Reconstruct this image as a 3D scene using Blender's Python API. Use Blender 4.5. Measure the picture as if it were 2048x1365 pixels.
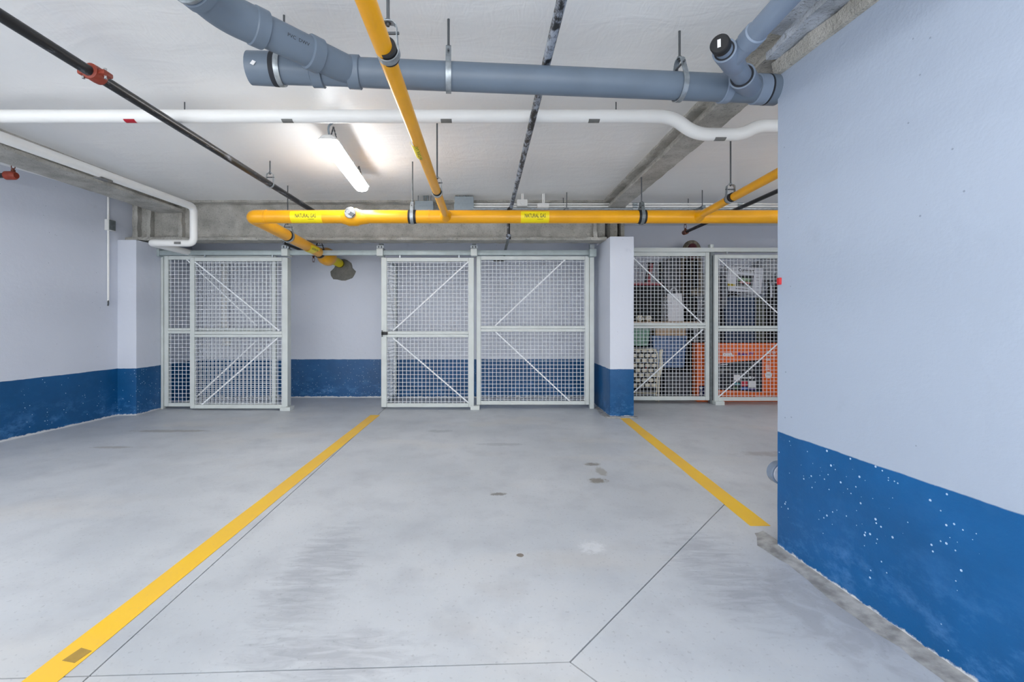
import bpy, bmesh, math, random
from mathutils import Vector, Matrix, noise
random.seed(7)
C = bpy.context.scene.collection
for o in list(bpy.data.objects): bpy.data.objects.remove(o)

# ------------------------------------------------------------------ camera, world, exposure
F, CX, CY, H = 910.0, 978.0, 640.0, 1.15          # focal length in px, vanishing point, eye height
cam = bpy.data.cameras.new('camera'); cam_o = bpy.data.objects.new('camera', cam); C.objects.link(cam_o)
cam.sensor_width = 36.0; cam.lens = F/2048*36.0
cam.shift_x = (1024-CX)/2048; cam.shift_y = -(682.5-CY)/2048
cam_o.location = (0, 0, H); cam_o.rotation_euler = (math.pi/2, 0, 0)
cam.clip_start = 0.02; cam.clip_end = 60
bpy.context.scene.camera = cam_o
w = bpy.data.worlds.new('world'); bpy.context.scene.world = w; w.use_nodes = True
w.node_tree.nodes['Background'].inputs[0].default_value = (0.955, 0.98, 1.0, 1)
w.node_tree.nodes['Background'].inputs[1].default_value = 2.1
vs = bpy.context.scene.view_settings
vs.view_transform = 'Standard'; vs.look = 'None'; vs.gamma = 1.0; vs.use_curve_mapping = False
vs.exposure = 0.88
LENS_STRENGTH = 18.0
CEIL = 2.61
BK = -2.4            # where the built part of the aisle ends behind the viewer

def X(px, y): return (px-CX)*y/F
def Z(py, y): return H+(CY-py)*y/F
def P(px, py, y): return Vector((X(px, y), y, Z(py, y)))
def G(px, py):
    y = H*F/(py-CY); return Vector((X(px, y), y, 0))

# ------------------------------------------------------------------ materials
def lin(c):
    return tuple(((v/255)/12.92 if v/255 <= .04045 else ((v/255+.055)/1.055)**2.4) for v in c)+(1.0,)
class NT:
    def __init__(s, name):
        s.m = bpy.data.materials.new(name); s.m.use_nodes = True
        s.t = s.m.node_tree; s.b = s.t.nodes['Principled BSDF']
    def n(s, typ, **kw):
        nd = s.t.nodes.new(typ)
        for k, v in kw.items():
            if k.startswith('i_'):
                key = k[2:]; key = int(key) if key.isdigit() else key
                s.set(nd.inputs[key], v)
            else: setattr(nd, k, v)
        return nd
    def set(s, sock, v):
        if isinstance(v, bpy.types.NodeSocket): s.t.links.new(v, sock)
        else: sock.default_value = v
    def math(s, op, a, b=0.0, clamp=False):
        nd = s.t.nodes.new('ShaderNodeMath'); nd.operation = op; nd.use_clamp = clamp
        s.set(nd.inputs[0], a); s.set(nd.inputs[1], b); return nd.outputs[0]
    def mix(s, f, a, b):
        nd = s.t.nodes.new('ShaderNodeMix'); nd.data_type = 'RGBA'
        s.set(nd.inputs[0], f); s.set(nd.inputs[6], a); s.set(nd.inputs[7], b); return nd.outputs[2]
    def coord(s):
        return s.n('ShaderNodeTexCoord').outputs['Object']
    def mapping(s, v, scale=(1,1,1), loc=(0,0,0), rot=(0,0,0)):
        nd = s.n('ShaderNodeMapping'); s.set(nd.inputs['Vector'], v)
        nd.inputs['Scale'].default_value = scale; nd.inputs['Location'].default_value = loc
        nd.inputs['Rotation'].default_value = rot; return nd.outputs[0]
    def noise(s, v, scale, detail=3, rough=.5, dist=0):
        nd = s.n('ShaderNodeTexNoise'); s.set(nd.inputs['Vector'], v)
        nd.inputs['Scale'].default_value = scale; nd.inputs['Detail'].default_value = detail
        nd.inputs['Roughness'].default_value = rough; nd.inputs['Distortion'].default_value = dist
        return nd.outputs[0]
    def ramp(s, v, a, b, ca=0.0, cb=1.0):
        nd = s.n('ShaderNodeMapRange'); nd.clamp = True; s.set(nd.inputs[0], v)
        nd.inputs[1].default_value = a; nd.inputs[2].default_value = b
        nd.inputs[3].default_value = ca; nd.inputs[4].default_value = cb; return nd.outputs[0]
    def bump(s, h, strength, dist=.01):
        nd = s.n('ShaderNodeBump'); s.set(nd.inputs['Height'], h)
        nd.inputs['Strength'].default_value = strength; nd.inputs['Distance'].default_value = dist
        s.t.links.new(nd.outputs[0], s.b.inputs['Normal'])
    def col(s, c): s.set(s.b.inputs['Base Color'], c)
    def rough(s, v): s.set(s.b.inputs['Roughness'], v)

def plain(name, rgb, rough=.5, metal=0.0, var=.06, scale=30, bump=0, bscale=120):
    k = NT(name); v = k.coord(); c = lin(rgb)
    d = tuple(x*(1-2.2*var) for x in c[:3])+(1,)
    k.col(k.mix(k.ramp(k.noise(v, scale, 4), .35, .65), d, c)); k.rough(rough)
    k.b.inputs['Metallic'].default_value = metal
    if bump: k.bump(k.noise(v, bscale, 4), bump, .004)
    return k.m

M = {}
def wall_paint(name, white=(211,216,228), blue=(0,84,140), level=.566, speck=1.0, scuff=1.0):
    k = NT(name); v = k.coord()
    sep = k.n('ShaderNodeSeparateXYZ'); k.set(sep.inputs[0], v); z = sep.outputs[2]
    wob = k.math('MULTIPLY', k.math('SUBTRACT', k.noise(v, 9, 4), .5), .012)
    low = k.ramp(k.math('ADD', z, wob), level-.002, level+.002, 1, 0)
    big = k.noise(v, 1.1, 3)
    wc = k.mix(k.ramp(big, .35, .7), lin(white), tuple(x*.955 for x in lin(white)[:3])+(1,))
    # small pock marks and scuffs in the white paint
    vo = k.n('ShaderNodeTexVoronoi', feature='F1'); k.set(vo.inputs['Vector'], v); vo.inputs['Scale'].default_value = 17
    sep2 = k.n('ShaderNodeSeparateColor'); k.set(sep2.inputs[0], vo.outputs['Color'])
    pock = k.math('MULTIPLY', k.ramp(vo.outputs['Distance'], .05, .075, 1, 0), k.ramp(sep2.outputs[0], .72, .75))
    wc = k.mix(k.math('MULTIPLY', pock, .55), wc, lin((95,105,125)))
    sm = k.ramp(k.noise(v, 3.2, 6, .65), .66, .76)
    wc = k.mix(k.math('MULTIPLY', sm, .25), wc, lin((150,158,175)))
    # blue paint with scuffs and white specks
    bb = lin(blue); bd = tuple(x*.72 for x in bb[:3])+(1,)
    bc = k.mix(k.ramp(k.noise(v, 2.3, 5, .6), .3, .7), bd, bb)
    sc = k.math('MULTIPLY', k.ramp(k.noise(k.mapping(v, (1,1,1.6)), 6, 9, .75), .50, .74), k.ramp(z, .03, .36, .9*scuff, .10*scuff))
    bc = k.mix(sc, bc, lin((84,140,200)))
    v2 = k.n('ShaderNodeTexVoronoi', feature='F1'); k.set(v2.inputs['Vector'], v); v2.inputs['Scale'].default_value = 44
    sep3 = k.n('ShaderNodeSeparateColor'); k.set(sep3.inputs[0], v2.outputs['Color'])
    rad = k.math('MULTIPLY', sep3.outputs[1], .22)
    dens = k.ramp(k.noise(v, 1.7, 2), .36, .60, .05, .60*speck)
    dot = k.math('MULTIPLY', k.math('LESS_THAN', v2.outputs['Distance'], rad), k.math('LESS_THAN', sep3.outputs[0], dens))
    bc = k.mix(k.math('MULTIPLY', dot, .85), bc, lin((190,215,240)))
    # bare rough strip at the very bottom
    foot = k.ramp(k.math('ADD', z, k.math('MULTIPLY', k.math('SUBTRACT', k.noise(v, 22, 6, .7), .5), .06)), .012, .020, 1, 0)
    bc = k.mix(foot, bc, lin((205,208,212)))
    k.col(k.mix(low, wc, bc)); k.rough(k.mix(low, (.62,)*3+(1,), (.42,)*3+(1,)))
    k.bump(k.math('ADD', k.noise(v, 14, 5), k.math('MULTIPLY', k.noise(v, 90, 3), .3)), .22, .01)
    return k.m
M['wall'] = wall_paint('painted_wall')  # same paint as the pier, blue darkened to stand in for weaker light
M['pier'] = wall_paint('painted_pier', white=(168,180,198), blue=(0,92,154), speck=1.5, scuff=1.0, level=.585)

def floor_mat():
    k = NT('concrete_floor'); v = k.coord()
    base = k.mix(k.ramp(k.noise(v, .9, 4), .3, .7), lin((180,185,191)), lin((206,209,213)))
    base = k.mix(k.math('MULTIPLY', k.ramp(k.noise(v, 4.0, 8, .62), .48, .72), .42), base, lin((162,165,172)))
    base = k.mix(k.math('MULTIPLY', k.ramp(k.noise(k.mapping(v, (.6,1.4,1), rot=(0,0,.5)), 1.3, 5), .55, .75), .35), base, lin((214,206,194)))
    base = k.mix(k.math('MULTIPLY', k.ramp(k.noise(v, 60, 2), .62, .72), .35), base, lin((140,142,148)))
    def spot(x, y, rx, ry, scale, lo, hi, rgb, amt, stretch=(1,1,1)):
        mp = k.mapping(v, (1/rx, 1/ry, 0), (-x/rx, -y/ry, 0))
        ln = k.n('ShaderNodeVectorMath', operation='LENGTH'); k.set(ln.inputs[0], mp)
        fall = k.ramp(ln.outputs['Value'], .25, 1.0, 1, 0)
        nz = k.noise(k.mapping(v, stretch), scale, 6, .65, .8)
        msk = k.ramp(k.math('MULTIPLY', fall, nz), lo, hi)
        nonlocal base
        base = k.mix(k.math('MULTIPLY', msk, amt), base, lin(rgb))
    for cx, cy, rx, ry in ((-.78,2.1,.42,1.0), (1.05,2.1,.42,.9), (-.55,1.55,.7,.35)):   # tyre scuffs
        spot(cx, cy, rx, ry, 11, .34, .60, (134,137,146), .46, (.5,2.2,1))
    spot(.775, 3.25, .13, .10, 26, .26, .42, (124,116,102), .8)
    spot(.82, 3.62, .12, .07, 30, .27, .42, (120,114,106), .8)
    spot(.85, 3.45, .07, .17, 26, .24, .38, (150,146,138), .7)
    spot(.06, 3.0, .11, .05, 46, .29, .40, (112,108,102), .8)
    spot(.152, 2.221, .022, .022, 40, .10, .16, (120,108,96), .9)
    spot(.52, 2.3, .14, .14, 30, .30, .50, (228,230,234), .5)
    spot(-3.3, 4.7, .8, .10, 12, .26, .40, (140,136,132), .6)
    spot(-3.4, 4.1, .35, .06, 16, .26, .38, (146,142,138), .6)
    spot(-.5, 4.7, .25, .12, 14, .28, .42, (150,156,160), .5)
    spot(.1, 4.2, .4, .10, 14, .28, .42, (156,160,166), .5)
    spot(2.6, 3.9, .9, .16, 10, .28, .42, (140,138,138), .5)
    spot(1.35, 1.8, .45, .7, 8, .34, .5, (146,146,150), .4)
    k.col(base); k.rough(k.ramp(k.noise(v, 3, 4), .3, .7, .34, .52))
    k.bump(k.math('ADD', k.noise(v, 3, 4), k.math('MULTIPLY', k.noise(v, 40, 4), .25)), .12, .01)
    return k.m
M['floor'] = floor_mat()
M['joint'] = plain('joint_filler', (70,72,76), .9)
M['mortar'] = plain('wet_mortar', (174,174,173), .7, var=.22, scale=18, bump=.5, bscale=60)
def stripe_mat():
    k = NT('yellow_road_paint'); v = k.coord()
    c = k.mix(k.ramp(k.noise(v, 2.0, 4), .35, .7), lin((246,198,44)), lin((240,190,72)))
    c = k.mix(k.math('MULTIPLY', k.ramp(k.noise(v, 55, 5, .7), .6, .72), .35), c, lin((200,180,130)))
    k.col(c); k.rough(.45); return k.m
M['stripe'] = stripe_mat()
def ceil_mat():
    k = NT('white_ceiling_sheet'); v = k.coord()
    k.col(k.mix(k.ramp(k.noise(v, .8, 4), .3, .7), lin((240,240,239)), lin((247,247,246)))); k.rough(.38)
    a = k.noise(k.mapping(v, (1,2.2,1), rot=(0,0,.4)), 2.2, 3, .5, 1.2); b = k.noise(k.mapping(v, (3,1,1), rot=(0,0,-.3)), 6, 3, .5, 2.0)
    k.bump(k.math('ADD', a, k.math('MULTIPLY', b, .22)), .13, .05); return k.m
M['ceiling'] = ceil_mat()
def fire_mat(name, rgb, dark):
    k = NT(name); v = k.coord()
    c = k.mix(k.ramp(k.noise(v, 5, 6, .65), .35, .65), lin(dark), lin(rgb))
    c = k.mix(k.math('MULTIPLY', k.ramp(k.noise(v, 70, 4), .58, .70), .5), c, lin(tuple(int(x*.55) for x in dark)))
    k.col(c); k.rough(.95)
    k.bump(k.math('ADD', k.noise(v, 32, 6, .7), k.math('MULTIPLY', k.noise(v, 110, 3), .4)), .9, .02); return k.m
M['fire'] = fire_mat('sprayed_fireproofing', (200,198,192), (164,162,155))
M['over'] = fire_mat('white_overspray', (206,214,226), (170,176,184))
M['raw'] = fire_mat('bare_concrete_patch', (150,148,140), (120,118,112))
M['gas'] = plain('gas_yellow_paint', (244,172,8), .33, var=.05, scale=4)
M['label'] = plain('yellow_vinyl_label', (250,226,0), .35, var=.02)
M['ink'] = plain('black_ink', (30,30,28), .5)
M['pvc'] = plain('grey_pvc', (106,120,136), .42, var=.06, scale=5)
M['pvcb'] = plain('grey_blue_pvc', (128,143,163), .42, var=.05, scale=5)
M['gap'] = plain('dark_joint_rubber', (34,38,46), .7)  # dark bands at the drain pipe joints
M['galv'] = plain('galvanised_steel', (176,184,190), .38, .75, var=.12, scale=40)
M['zinc'] = plain('dull_zinc', (132,140,144), .5, .4, var=.1)
M['rod'] = plain('threaded_rod', (92,96,100), .5, .5)
M['rubber'] = plain('black_rubber', (24,25,28), .55)
M['cage'] = plain('cage_powder_coat', (212,218,216), .45, var=.03, scale=8)
M['wire'] = plain('cage_wire', (234,238,242), .45, var=.02)
M['track'] = plain('track_steel', (170,182,184), .42, .2, var=.06, scale=12)
def blackpipe():
    k = NT('black_steel_pipe'); v = k.coord()
    c = k.mix(k.ramp(k.noise(k.mapping(v, (1,.25,1)), 28, 7, .7), .56, .68), lin((26,27,30)), lin((120,124,132)))
    k.col(c); k.rough(.34); k.bump(k.noise(v, 60, 4), .2, .003); return k.m
M['black'] = blackpipe()
def blackpipe2():
    k = NT('plaster_splashed_pipe'); v = k.coord()
    c = k.mix(k.ramp(k.noise(k.mapping(v, (1,.5,1)), 24, 8, .72), .46, .56), lin((28,30,34)), lin((158,166,180)))
    k.col(c); k.rough(.5); k.bump(k.noise(v, 50, 4), .4, .004); return k.m
M['splash'] = blackpipe2()
M['redc'] = plain('red_orange_coupling', (150,58,38), .5, var=.12)
M['brass'] = plain('dark_bronze', (120,66,48), .45, .3)
M['insul'] = plain('white_pipe_jacket', (240,240,238), .42, var=.015, scale=4)
M['tag'] = plain('grey_tape', (120,120,118), .6)
M['redtag'] = plain('red_tape', (176,24,40), .5)
M['box'] = plain('grey_enamel', (142,154,162), .45, var=.03)
M['wbox'] = plain('white_enamel', (226,226,224), .45, var=.02)
M['steel'] = plain('polished_steel', (210,212,214), .22, .9, var=.1)
k = NT('lamp_lens'); k.b.inputs['Base Color'].default_value = (1,1,1,1)
k.b.inputs['Emission Color'].default_value = (1, 1, 1, 1); k.b.inputs['Emission Strength'].default_value = LENS_STRENGTH
M['lens'] = k.m
def solid(key, rgb, rough=.6, **kw): M[key] = plain(key, rgb, rough, **kw); return M[key]
solid('orange', (240,108,34), .5, var=.04); solid('orange_side', (196,74,20), .5); solid('tvblack', (26,30,38), .35)
solid('white_ink', (236,236,238), .5); solid('purple', (88,50,140), .5); solid('navyink', (30,40,96), .5)
solid('red_tile', (196,40,60), .5); solid('teal_tile', (60,140,150), .5); solid('green_tile', (60,110,60), .5)
solid('blue_tile', (50,90,190), .5); solid('violet_tile', (80,60,130), .5)
solid('carton_white', (214,216,224), .6, var=.03); solid('cardboard', (196,168,138), .8); solid('bluetote', (92,122,168), .45)
solid('greentote', (136,178,158), .5); solid('black_cloth', (26,28,32), .85, var=.2); solid('grey_cloth', (112,116,124), .9, var=.15, bump=.3)
solid('fur', (150,140,124), .95, var=.25, bump=.8, bscale=90); solid('maroon', (92,44,50), .8); solid('navy', (36,58,92), .55, var=.1)
solid('cream', (224,216,196), .6); solid('suitred', (150,52,64), .5); solid('olive', (70,74,66), .8); solid('pale_cloth', (176,180,186), .9, bump=.3)
solid('dgrey', (66,70,78), .6); solid('paperbag', (226,227,233), .7, var=.02); solid('meal_green', (120,150,110), .6); solid('meal_red', (190,90,80), .6); solid('yellow_ink', (222,196,60), .5)
solid('red_plastic', (206,40,48), .4)

# ------------------------------------------------------------------ geometry helpers
class MB:
    def __init__(s): s.v = []; s.f = []
    def add(s, vs_, fs):
        b = len(s.v); s.v += [Vector(p) for p in vs_]; s.f += [tuple(i+b for i in f) for f in fs]; return s
    def box(s, x0, x1, y0, y1, z0, z1):
        return s.add([(x0,y0,z0),(x1,y0,z0),(x1,y1,z0),(x0,y1,z0),(x0,y0,z1),(x1,y0,z1),(x1,y1,z1),(x0,y1,z1)],
            [(3,2,1,0),(4,5,6,7),(0,1,5,4),(1,2,6,5),(2,3,7,6),(3,0,4,7)])
    def bar(s, p, q, wd, dp, up=(0,1,0)):
        p = Vector(p); q = Vector(q); d = (q-p).normalized(); u = Vector(up); u = (u-d*u.dot(d)).normalized(); r = d.cross(u)
        a = [p+r*(i*wd/2)+u*(j*dp/2) for i, j in ((-1,-1),(1,-1),(1,1),(-1,1))]; b = [x+(q-p) for x in a]
        return s.add(a+b, [(3,2,1,0),(4,5,6,7),(0,1,5,4),(1,2,6,5),(2,3,7,6),(3,0,4,7)])
    def cyl(s, p, q, r, r2=None, seg=20, caps=True):
        r2 = r if r2 is None else r2
        return s.sweep([Vector(p), Vector(q)], [r, r2], seg, caps)
    def sweep(s, pts, rads, seg=16, caps=True, squash=None):
        pts = [Vector(p) for p in pts]; n = len(pts); base = len(s.v); up = None
        for i, p in enumerate(pts):
            d = (pts[min(i+1,n-1)]-pts[max(i-1,0)])
            d = d.normalized() if d.length > 1e-9 else Vector((0,0,1))
            if up is None:
                up = Vector((0,0,1)) if abs(d.z) < .9 else Vector((1,0,0))
            up = (up-d*up.dot(d)).normalized(); r = d.cross(up)
            for k_ in range(seg):
                a = 2*math.pi*k_/seg
                s.v.append(p+(r*math.cos(a)+up*math.sin(a))*rads[i])
        for i in range(n-1):
            for k_ in range(seg):
                a = base+i*seg+k_; b = base+i*seg+(k_+1)%seg
                s.f.append((a, b, b+seg, a+seg))
        if caps:
            s.f.append(tuple(base+k_ for k_ in range(seg))[::-1]); s.f.append(tuple(base+(n-1)*seg+k_ for k_ in range(seg)))
        return s
    def tube(s, pts, r, fil=0.0, seg=16, arc=6):
        return s.sweep(fillet(pts, fil, arc), [r]*len(fillet(pts, fil, arc)), seg)
    def lathe(s, origin, axis, prof, seg=24):          # prof: (t along axis, radius)
        o = Vector(origin); d = Vector(axis).normalized()
        up = Vector((0,0,1)) if abs(d.z) < .9 else Vector((1,0,0)); up = (up-d*up.dot(d)).normalized(); r = d.cross(up); base = len(s.v)
        for t, rr in prof:
            for k_ in range(seg):
                a = 2*math.pi*k_/seg; s.v.append(o+d*t+(r*math.cos(a)+up*math.sin(a))*rr)
        for i in range(len(prof)-1):
            for k_ in range(seg):
                a = base+i*seg+k_; b = base+i*seg+(k_+1)%seg; s.f.append((a, b, b+seg, a+seg))
        s.f.append(tuple(base+k_ for k_ in range(seg))[::-1]); s.f.append(tuple(base+(len(prof)-1)*seg+k_ for k_ in range(seg)))
        return s
    def poly(s, pts2, z0, z1):                          # vertical prism from xy points (ccw)
        n = len(pts2)
        return s.add([(x,y,z0) for x,y in pts2]+[(x,y,z1) for x,y in pts2],
            [tuple(range(n))[::-1], tuple(range(n,2*n))]+[(i,(i+1)%n,n+(i+1)%n,n+i) for i in range(n)])
    def xform(s, mat):
        s.v = [mat @ p for p in s.v]; return s
    def build(s, name, mat, parent=None, bevel=0, segs=2, angle=38, smooth=True):
        me = bpy.data.meshes.new(name); me.from_pydata([tuple(p) for p in s.v], [], s.f)
        bm = bmesh.new(); bm.from_mesh(me)
        bmesh.ops.recalc_face_normals(bm, faces=bm.faces)
        if bevel: bmesh.ops.bevel(bm, geom=list(bm.edges), offset=bevel, segments=segs, profile=.6, affect='EDGES', clamp_overlap=True)
        bm.to_mesh(me); bm.free()
        if smooth:
            me.polygons.foreach_set('use_smooth', [True]*len(me.polygons)); me.set_sharp_from_angle(angle=math.radians(angle))
        me.materials.append(mat if not isinstance(mat, str) else M[mat])
        o = bpy.data.objects.new(name, me); C.objects.link(o)
        if parent is not None: o.parent = parent; o.matrix_parent_inverse = Matrix.Translation(-Vector(parent.location))
        return o
def fillet(pts, r, arc=6):
    pts = [Vector(p) for p in pts]
    if r <= 0 or len(pts) < 3: return pts
    out = [pts[0]]
    for i in range(1, len(pts)-1):
        a, b, c = pts[i-1], pts[i], pts[i+1]; u = (a-b).normalized(); v = (c-b).normalized()
        rr = min(r, (a-b).length*.49, (c-b).length*.49)
        for k_ in range(arc+1):
            t = k_/arc; out.append((b+u*rr)*(1-t)**2+b*2*t*(1-t)+(b+v*rr)*t*t)
    out.append(pts[-1]); return out
def empty(name, loc, label, cat, group=None):
    o = bpy.data.objects.new(name, None); C.objects.link(o); o.location = loc; o.empty_display_size = .05
    tag(o, label, cat, group); return o
def tag(o, label, cat, group=None):
    o['label'] = label; o['category'] = cat
    if group: o['group'] = group
    return o
def struct(o): o['kind'] = 'structure'; return o
dg_dirty = True
def text_mesh(txt, size, fn, name, mat, parent, align='CENTER', bold=0.0, sx=1.0, fit=None):
    cu = bpy.data.curves.new('t', 'FONT'); cu.body = txt; cu.size = size; cu.align_x = align; cu.align_y = 'CENTER'; cu.offset = bold; cu.resolution_u = 3
    o = bpy.data.objects.new('t', cu); C.objects.link(o); bpy.context.view_layer.update()
    me = bpy.data.meshes.new_from_object(o.evaluated_get(bpy.context.evaluated_depsgraph_get()))
    bpy.data.objects.remove(o); bpy.data.curves.remove(cu)
    bm = bmesh.new(); bm.from_mesh(me); bmesh.ops.triangulate(bm, faces=bm.faces)      # extra cuts so letters can follow a curved pipe
    ys_ = [v.co.y for v in bm.verts]; lo_, hi_ = min(ys_), max(ys_)
    for i in range(1, 9):
        bmesh.ops.bisect_plane(bm, geom=list(bm.verts)+list(bm.edges)+list(bm.faces), plane_co=(0, lo_+(hi_-lo_)*i/9, 0), plane_no=(0,1,0))
    bm.to_mesh(me); bm.free()
    if fit:
        xs_ = [v.co.x for v in me.vertices]; sx = fit/(max(xs_)-min(xs_))
    for v in me.vertices: v.co = fn(v.co.x*sx, v.co.y)
    me.name = name; me.materials.clear(); me.materials.append(M[mat])
    ob = bpy.data.objects.new(name, me); C.objects.link(ob)
    if parent is not None: ob.parent = parent; ob.matrix_parent_inverse = Matrix.Translation(-world_loc(parent))
    return ob
def world_loc(o):
    v = Vector((0,0,0))
    # parts keep identity world transform; only the root Empty has a location
    return Vector(o.location) if o.parent is None else v
def part(mb, name, mat, parent, **kw):
    o = mb.build(name, mat, None, **kw)
    o.parent = parent; o.matrix_parent_inverse = Matrix.Translation(-world_loc(parent)); return o
def fluffy(name, mat, prof, axis, a, b, step=.05, amp=.008, sub=.05, parent=None, seed=0, ends=True):
    """sprayed profile: closed 2-D outline swept along an axis, roughened"""
    pts = []
    n = len(prof)
    for i in range(n):
        p = Vector(prof[i]); q = Vector(prof[(i+1)%n]); m = max(1, int(round((q-p).length/sub)))
        for j in range(m): pts.append(p+(q-p)*j/m)
    L = max(2, int(abs(b-a)/step)); mb = MB(); m = len(pts)
    cen = Vector((sum(p.x for p in pts)/m, sum(p.y for p in pts)/m))
    for i in range(L+1):
        t = a+(b-a)*i/L
        for p in pts:
            q = Vector((t, p.x, p.y)) if axis == 'x' else Vector((p.x, t, p.y))
            nv = noise.noise_vector(q*9+Vector((seed,0,0)))+noise.noise_vector(q*23)*.5
            if 0 < i < L: q = q+nv*amp
            else:
                nv[0 if axis == 'x' else 1] = 0; q = q+nv*amp
            mb.v.append(q)
    for i in range(L):
        for j in range(m):
            c = i*m+j; d = i*m+(j+1)%m; mb.f.append((c, d, d+m, c+m))
    if ends: mb.f.append(tuple(range(m))[::-1]); mb.f.append(tuple(L*m+j for j in range(m)))
    return mb.build(name, mat, parent, angle=80)
def ibeam(cx, zb, zt, bf, tw, tf):
    h = bf/2; t = tw/2
    return [(cx-h,zb),(cx+h,zb),(cx+h,zb+tf),(cx+t,zb+tf+.02),(cx+t,zt-tf-.01),(cx+h,zt-tf),(cx+h,zt),(cx-h,zt),(cx-h,zt-tf),(cx-t,zt-tf-.01),(cx-t,zb+tf+.02),(cx-h,zb+tf)]

# ------------------------------------------------------------------ floor: slabs with recessed saw-cut joints
fl = struct(MB().box(-6.2, 5.4, BK, 7.3, -.2, -.014).build('floor', 'joint'))
def inset(poly, d):
    out = []; n = len(poly)
    for i in range(n):
        a, b, c = (Vector(poly[i-1]), Vector(poly[i]), Vector(poly[(i+1)%n]))
        e1 = (b-a).normalized(); e2 = (c-b).normalized(); n1 = Vector((-e1.y,e1.x)); n2 = Vector((-e2.y,e2.x))
        m = n1+n2; m = m/max(.2, m.dot(n1)) if m.length > 1e-6 else n1
        m = (n1+n2).normalized(); out.append(tuple(b+m*(d/max(.35, m.dot(n1)))))
    return out
x1 = lambda y: -1.27-.0132*y
y3 = lambda x: 1.5175+.0385*x
Kp = (x1(1.465), y3(x1(1.465))); J = (.272, 1.528); P2 = (1.497, 2.867); Q1 = (1.575, 5.4); Q2 = (1.575, 7.3)
E4 = (J[0]+.072/.085*(J[1]-BK), BK)
slabs = [[(-6.2,y3(-6.2)), Kp, (x1(7.3),7.3), (-6.2,7.3)], [(-6.2,BK), (x1(BK),BK), Kp, (-6.2,y3(-6.2))],
         [Kp, J, P2, Q1, Q2, (x1(7.3),7.3)], [J, E4, (5.4,BK), (5.4,7.3), Q2, Q1, P2], [Kp, (x1(BK),BK), E4, J]]
for sp in slabs: part(MB().poly(inset(sp, .0028), -.014, 0), 'slab', 'floor', fl, smooth=False)

def stripe(name, cl, wd, label, z=.0022):
    mb = MB(); n = len(cl)
    for i, (x, y) in enumerate(cl):
        ww = wd/2*(1+.03*math.sin(i*2.1)); mb.v += [Vector((x-ww,y,z)), Vector((x+ww,y,z)), Vector((x-ww,y,.0003)), Vector((x+ww,y,.0003))]
    for i in range(n-1):
        a = 4*i; b = a+4; mb.f += [(a,a+1,b+1,b), (a+2,b+2,b+3,a+3), (a,b,b+2,a+2), (a+1,a+3,b+3,b+1)]
    mb.f += [(0,2,3,1), (4*n-4,4*n-3,4*n-1,4*n-2)]
    return tag(mb.build(name, 'stripe', smooth=False), label, 'floor line')
stripe('parking_line', [(-1.445+.0135*y, y) for y in [-.6+i*.32 for i in range(20)]], .112, 'long yellow painted parking line running to the open middle cage door')
stripe('parking_line', [(1.512+.026*(y-2.535), y) for y in [2.535+i*.2 for i in range(15)]], .112, 'shorter yellow painted parking line from the blue and white column to the near wall')
tag(MB().poly([(-1.436,1.53),(-1.385,1.52),(-1.375,1.575),(-1.425,1.59)], .0022, .0034).build('tape_patch', plain('brown_tape', (172,140,66), .6), smooth=False), 'small brown tape patch stuck on the long yellow line', 'tape')
# ragged mortar strip along the near wall base
mo = MB(); ed = []
wb = lambda y: 1.457-.0837*(y-2.315)
for i in range(60):
    y = 2.45-i*.045
    off = .085+.03*noise.noise(Vector((y*3.1,0,2)))+.02*noise.noise(Vector((y*11,4,0)))
    if y > 2.33: off *= max(.2, (2.46-y)/.13)*1.0
    ed.append((wb(y)-off, wb(y)+.03, y))
for xa, xb, y in ed: mo.v += [Vector((xa,y,.0006)), Vector((xa+.02,y,.004)), Vector((xb,y,.014))]
for i in range(len(ed)-1):
    a = 3*i; mo.f += [(a,a+1,a+4,a+3), (a+1,a+2,a+5,a+4)]
tag(mo.build('mortar_fillet', 'mortar'), 'ragged grey mortar strip along the foot of the near wall', 'mortar')
def base_mortar(pts, label, z=.012):
    tag(MB().poly(pts, .0005, z).build('mortar_fillet', 'mortar', bevel=.004, segs=1), label, 'mortar')
base_mortar([(1.38,5.30),(1.74,5.30),(1.75,5.366),(1.424,5.366),(1.424,6.0),(1.39,5.95),(1.35,5.55)], 'thin grey mortar bed around the foot of the column')

# ------------------------------------------------------------------ room shell
struct(MB().box(-6.2, 5.4, BK, 7.3, CEIL, CEIL+.2).build('ceiling', 'ceiling', smooth=False))
lw = lambda y: -4.59+.119*(y-4.27)
struct(MB().poly([(lw(BK)-.3,BK), (lw(BK),BK), (lw(6.0),6.0), (lw(6.0),7.2), (lw(BK)-.3,7.2)], 0, CEIL).build('wall_left', 'wall', smooth=False))
struct(MB().box(-4.5, 1.6, 6.72, 6.95, 0, CEIL).build('wall_back', 'wall', smooth=False))
struct(MB().box(1.6, 5.4, 7.05, 7.25, 0, CEIL).build('wall_back_right', 'wall', smooth=False))
struct(MB().box(1.47, 1.62, 6.2, 7.05, 0, CEIL).build('wall_divider', 'wall', smooth=False))
struct(MB().box(5.2, 5.4, BK, 7.05, 0, CEIL).build('wall_right', 'wall', smooth=False))
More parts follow.
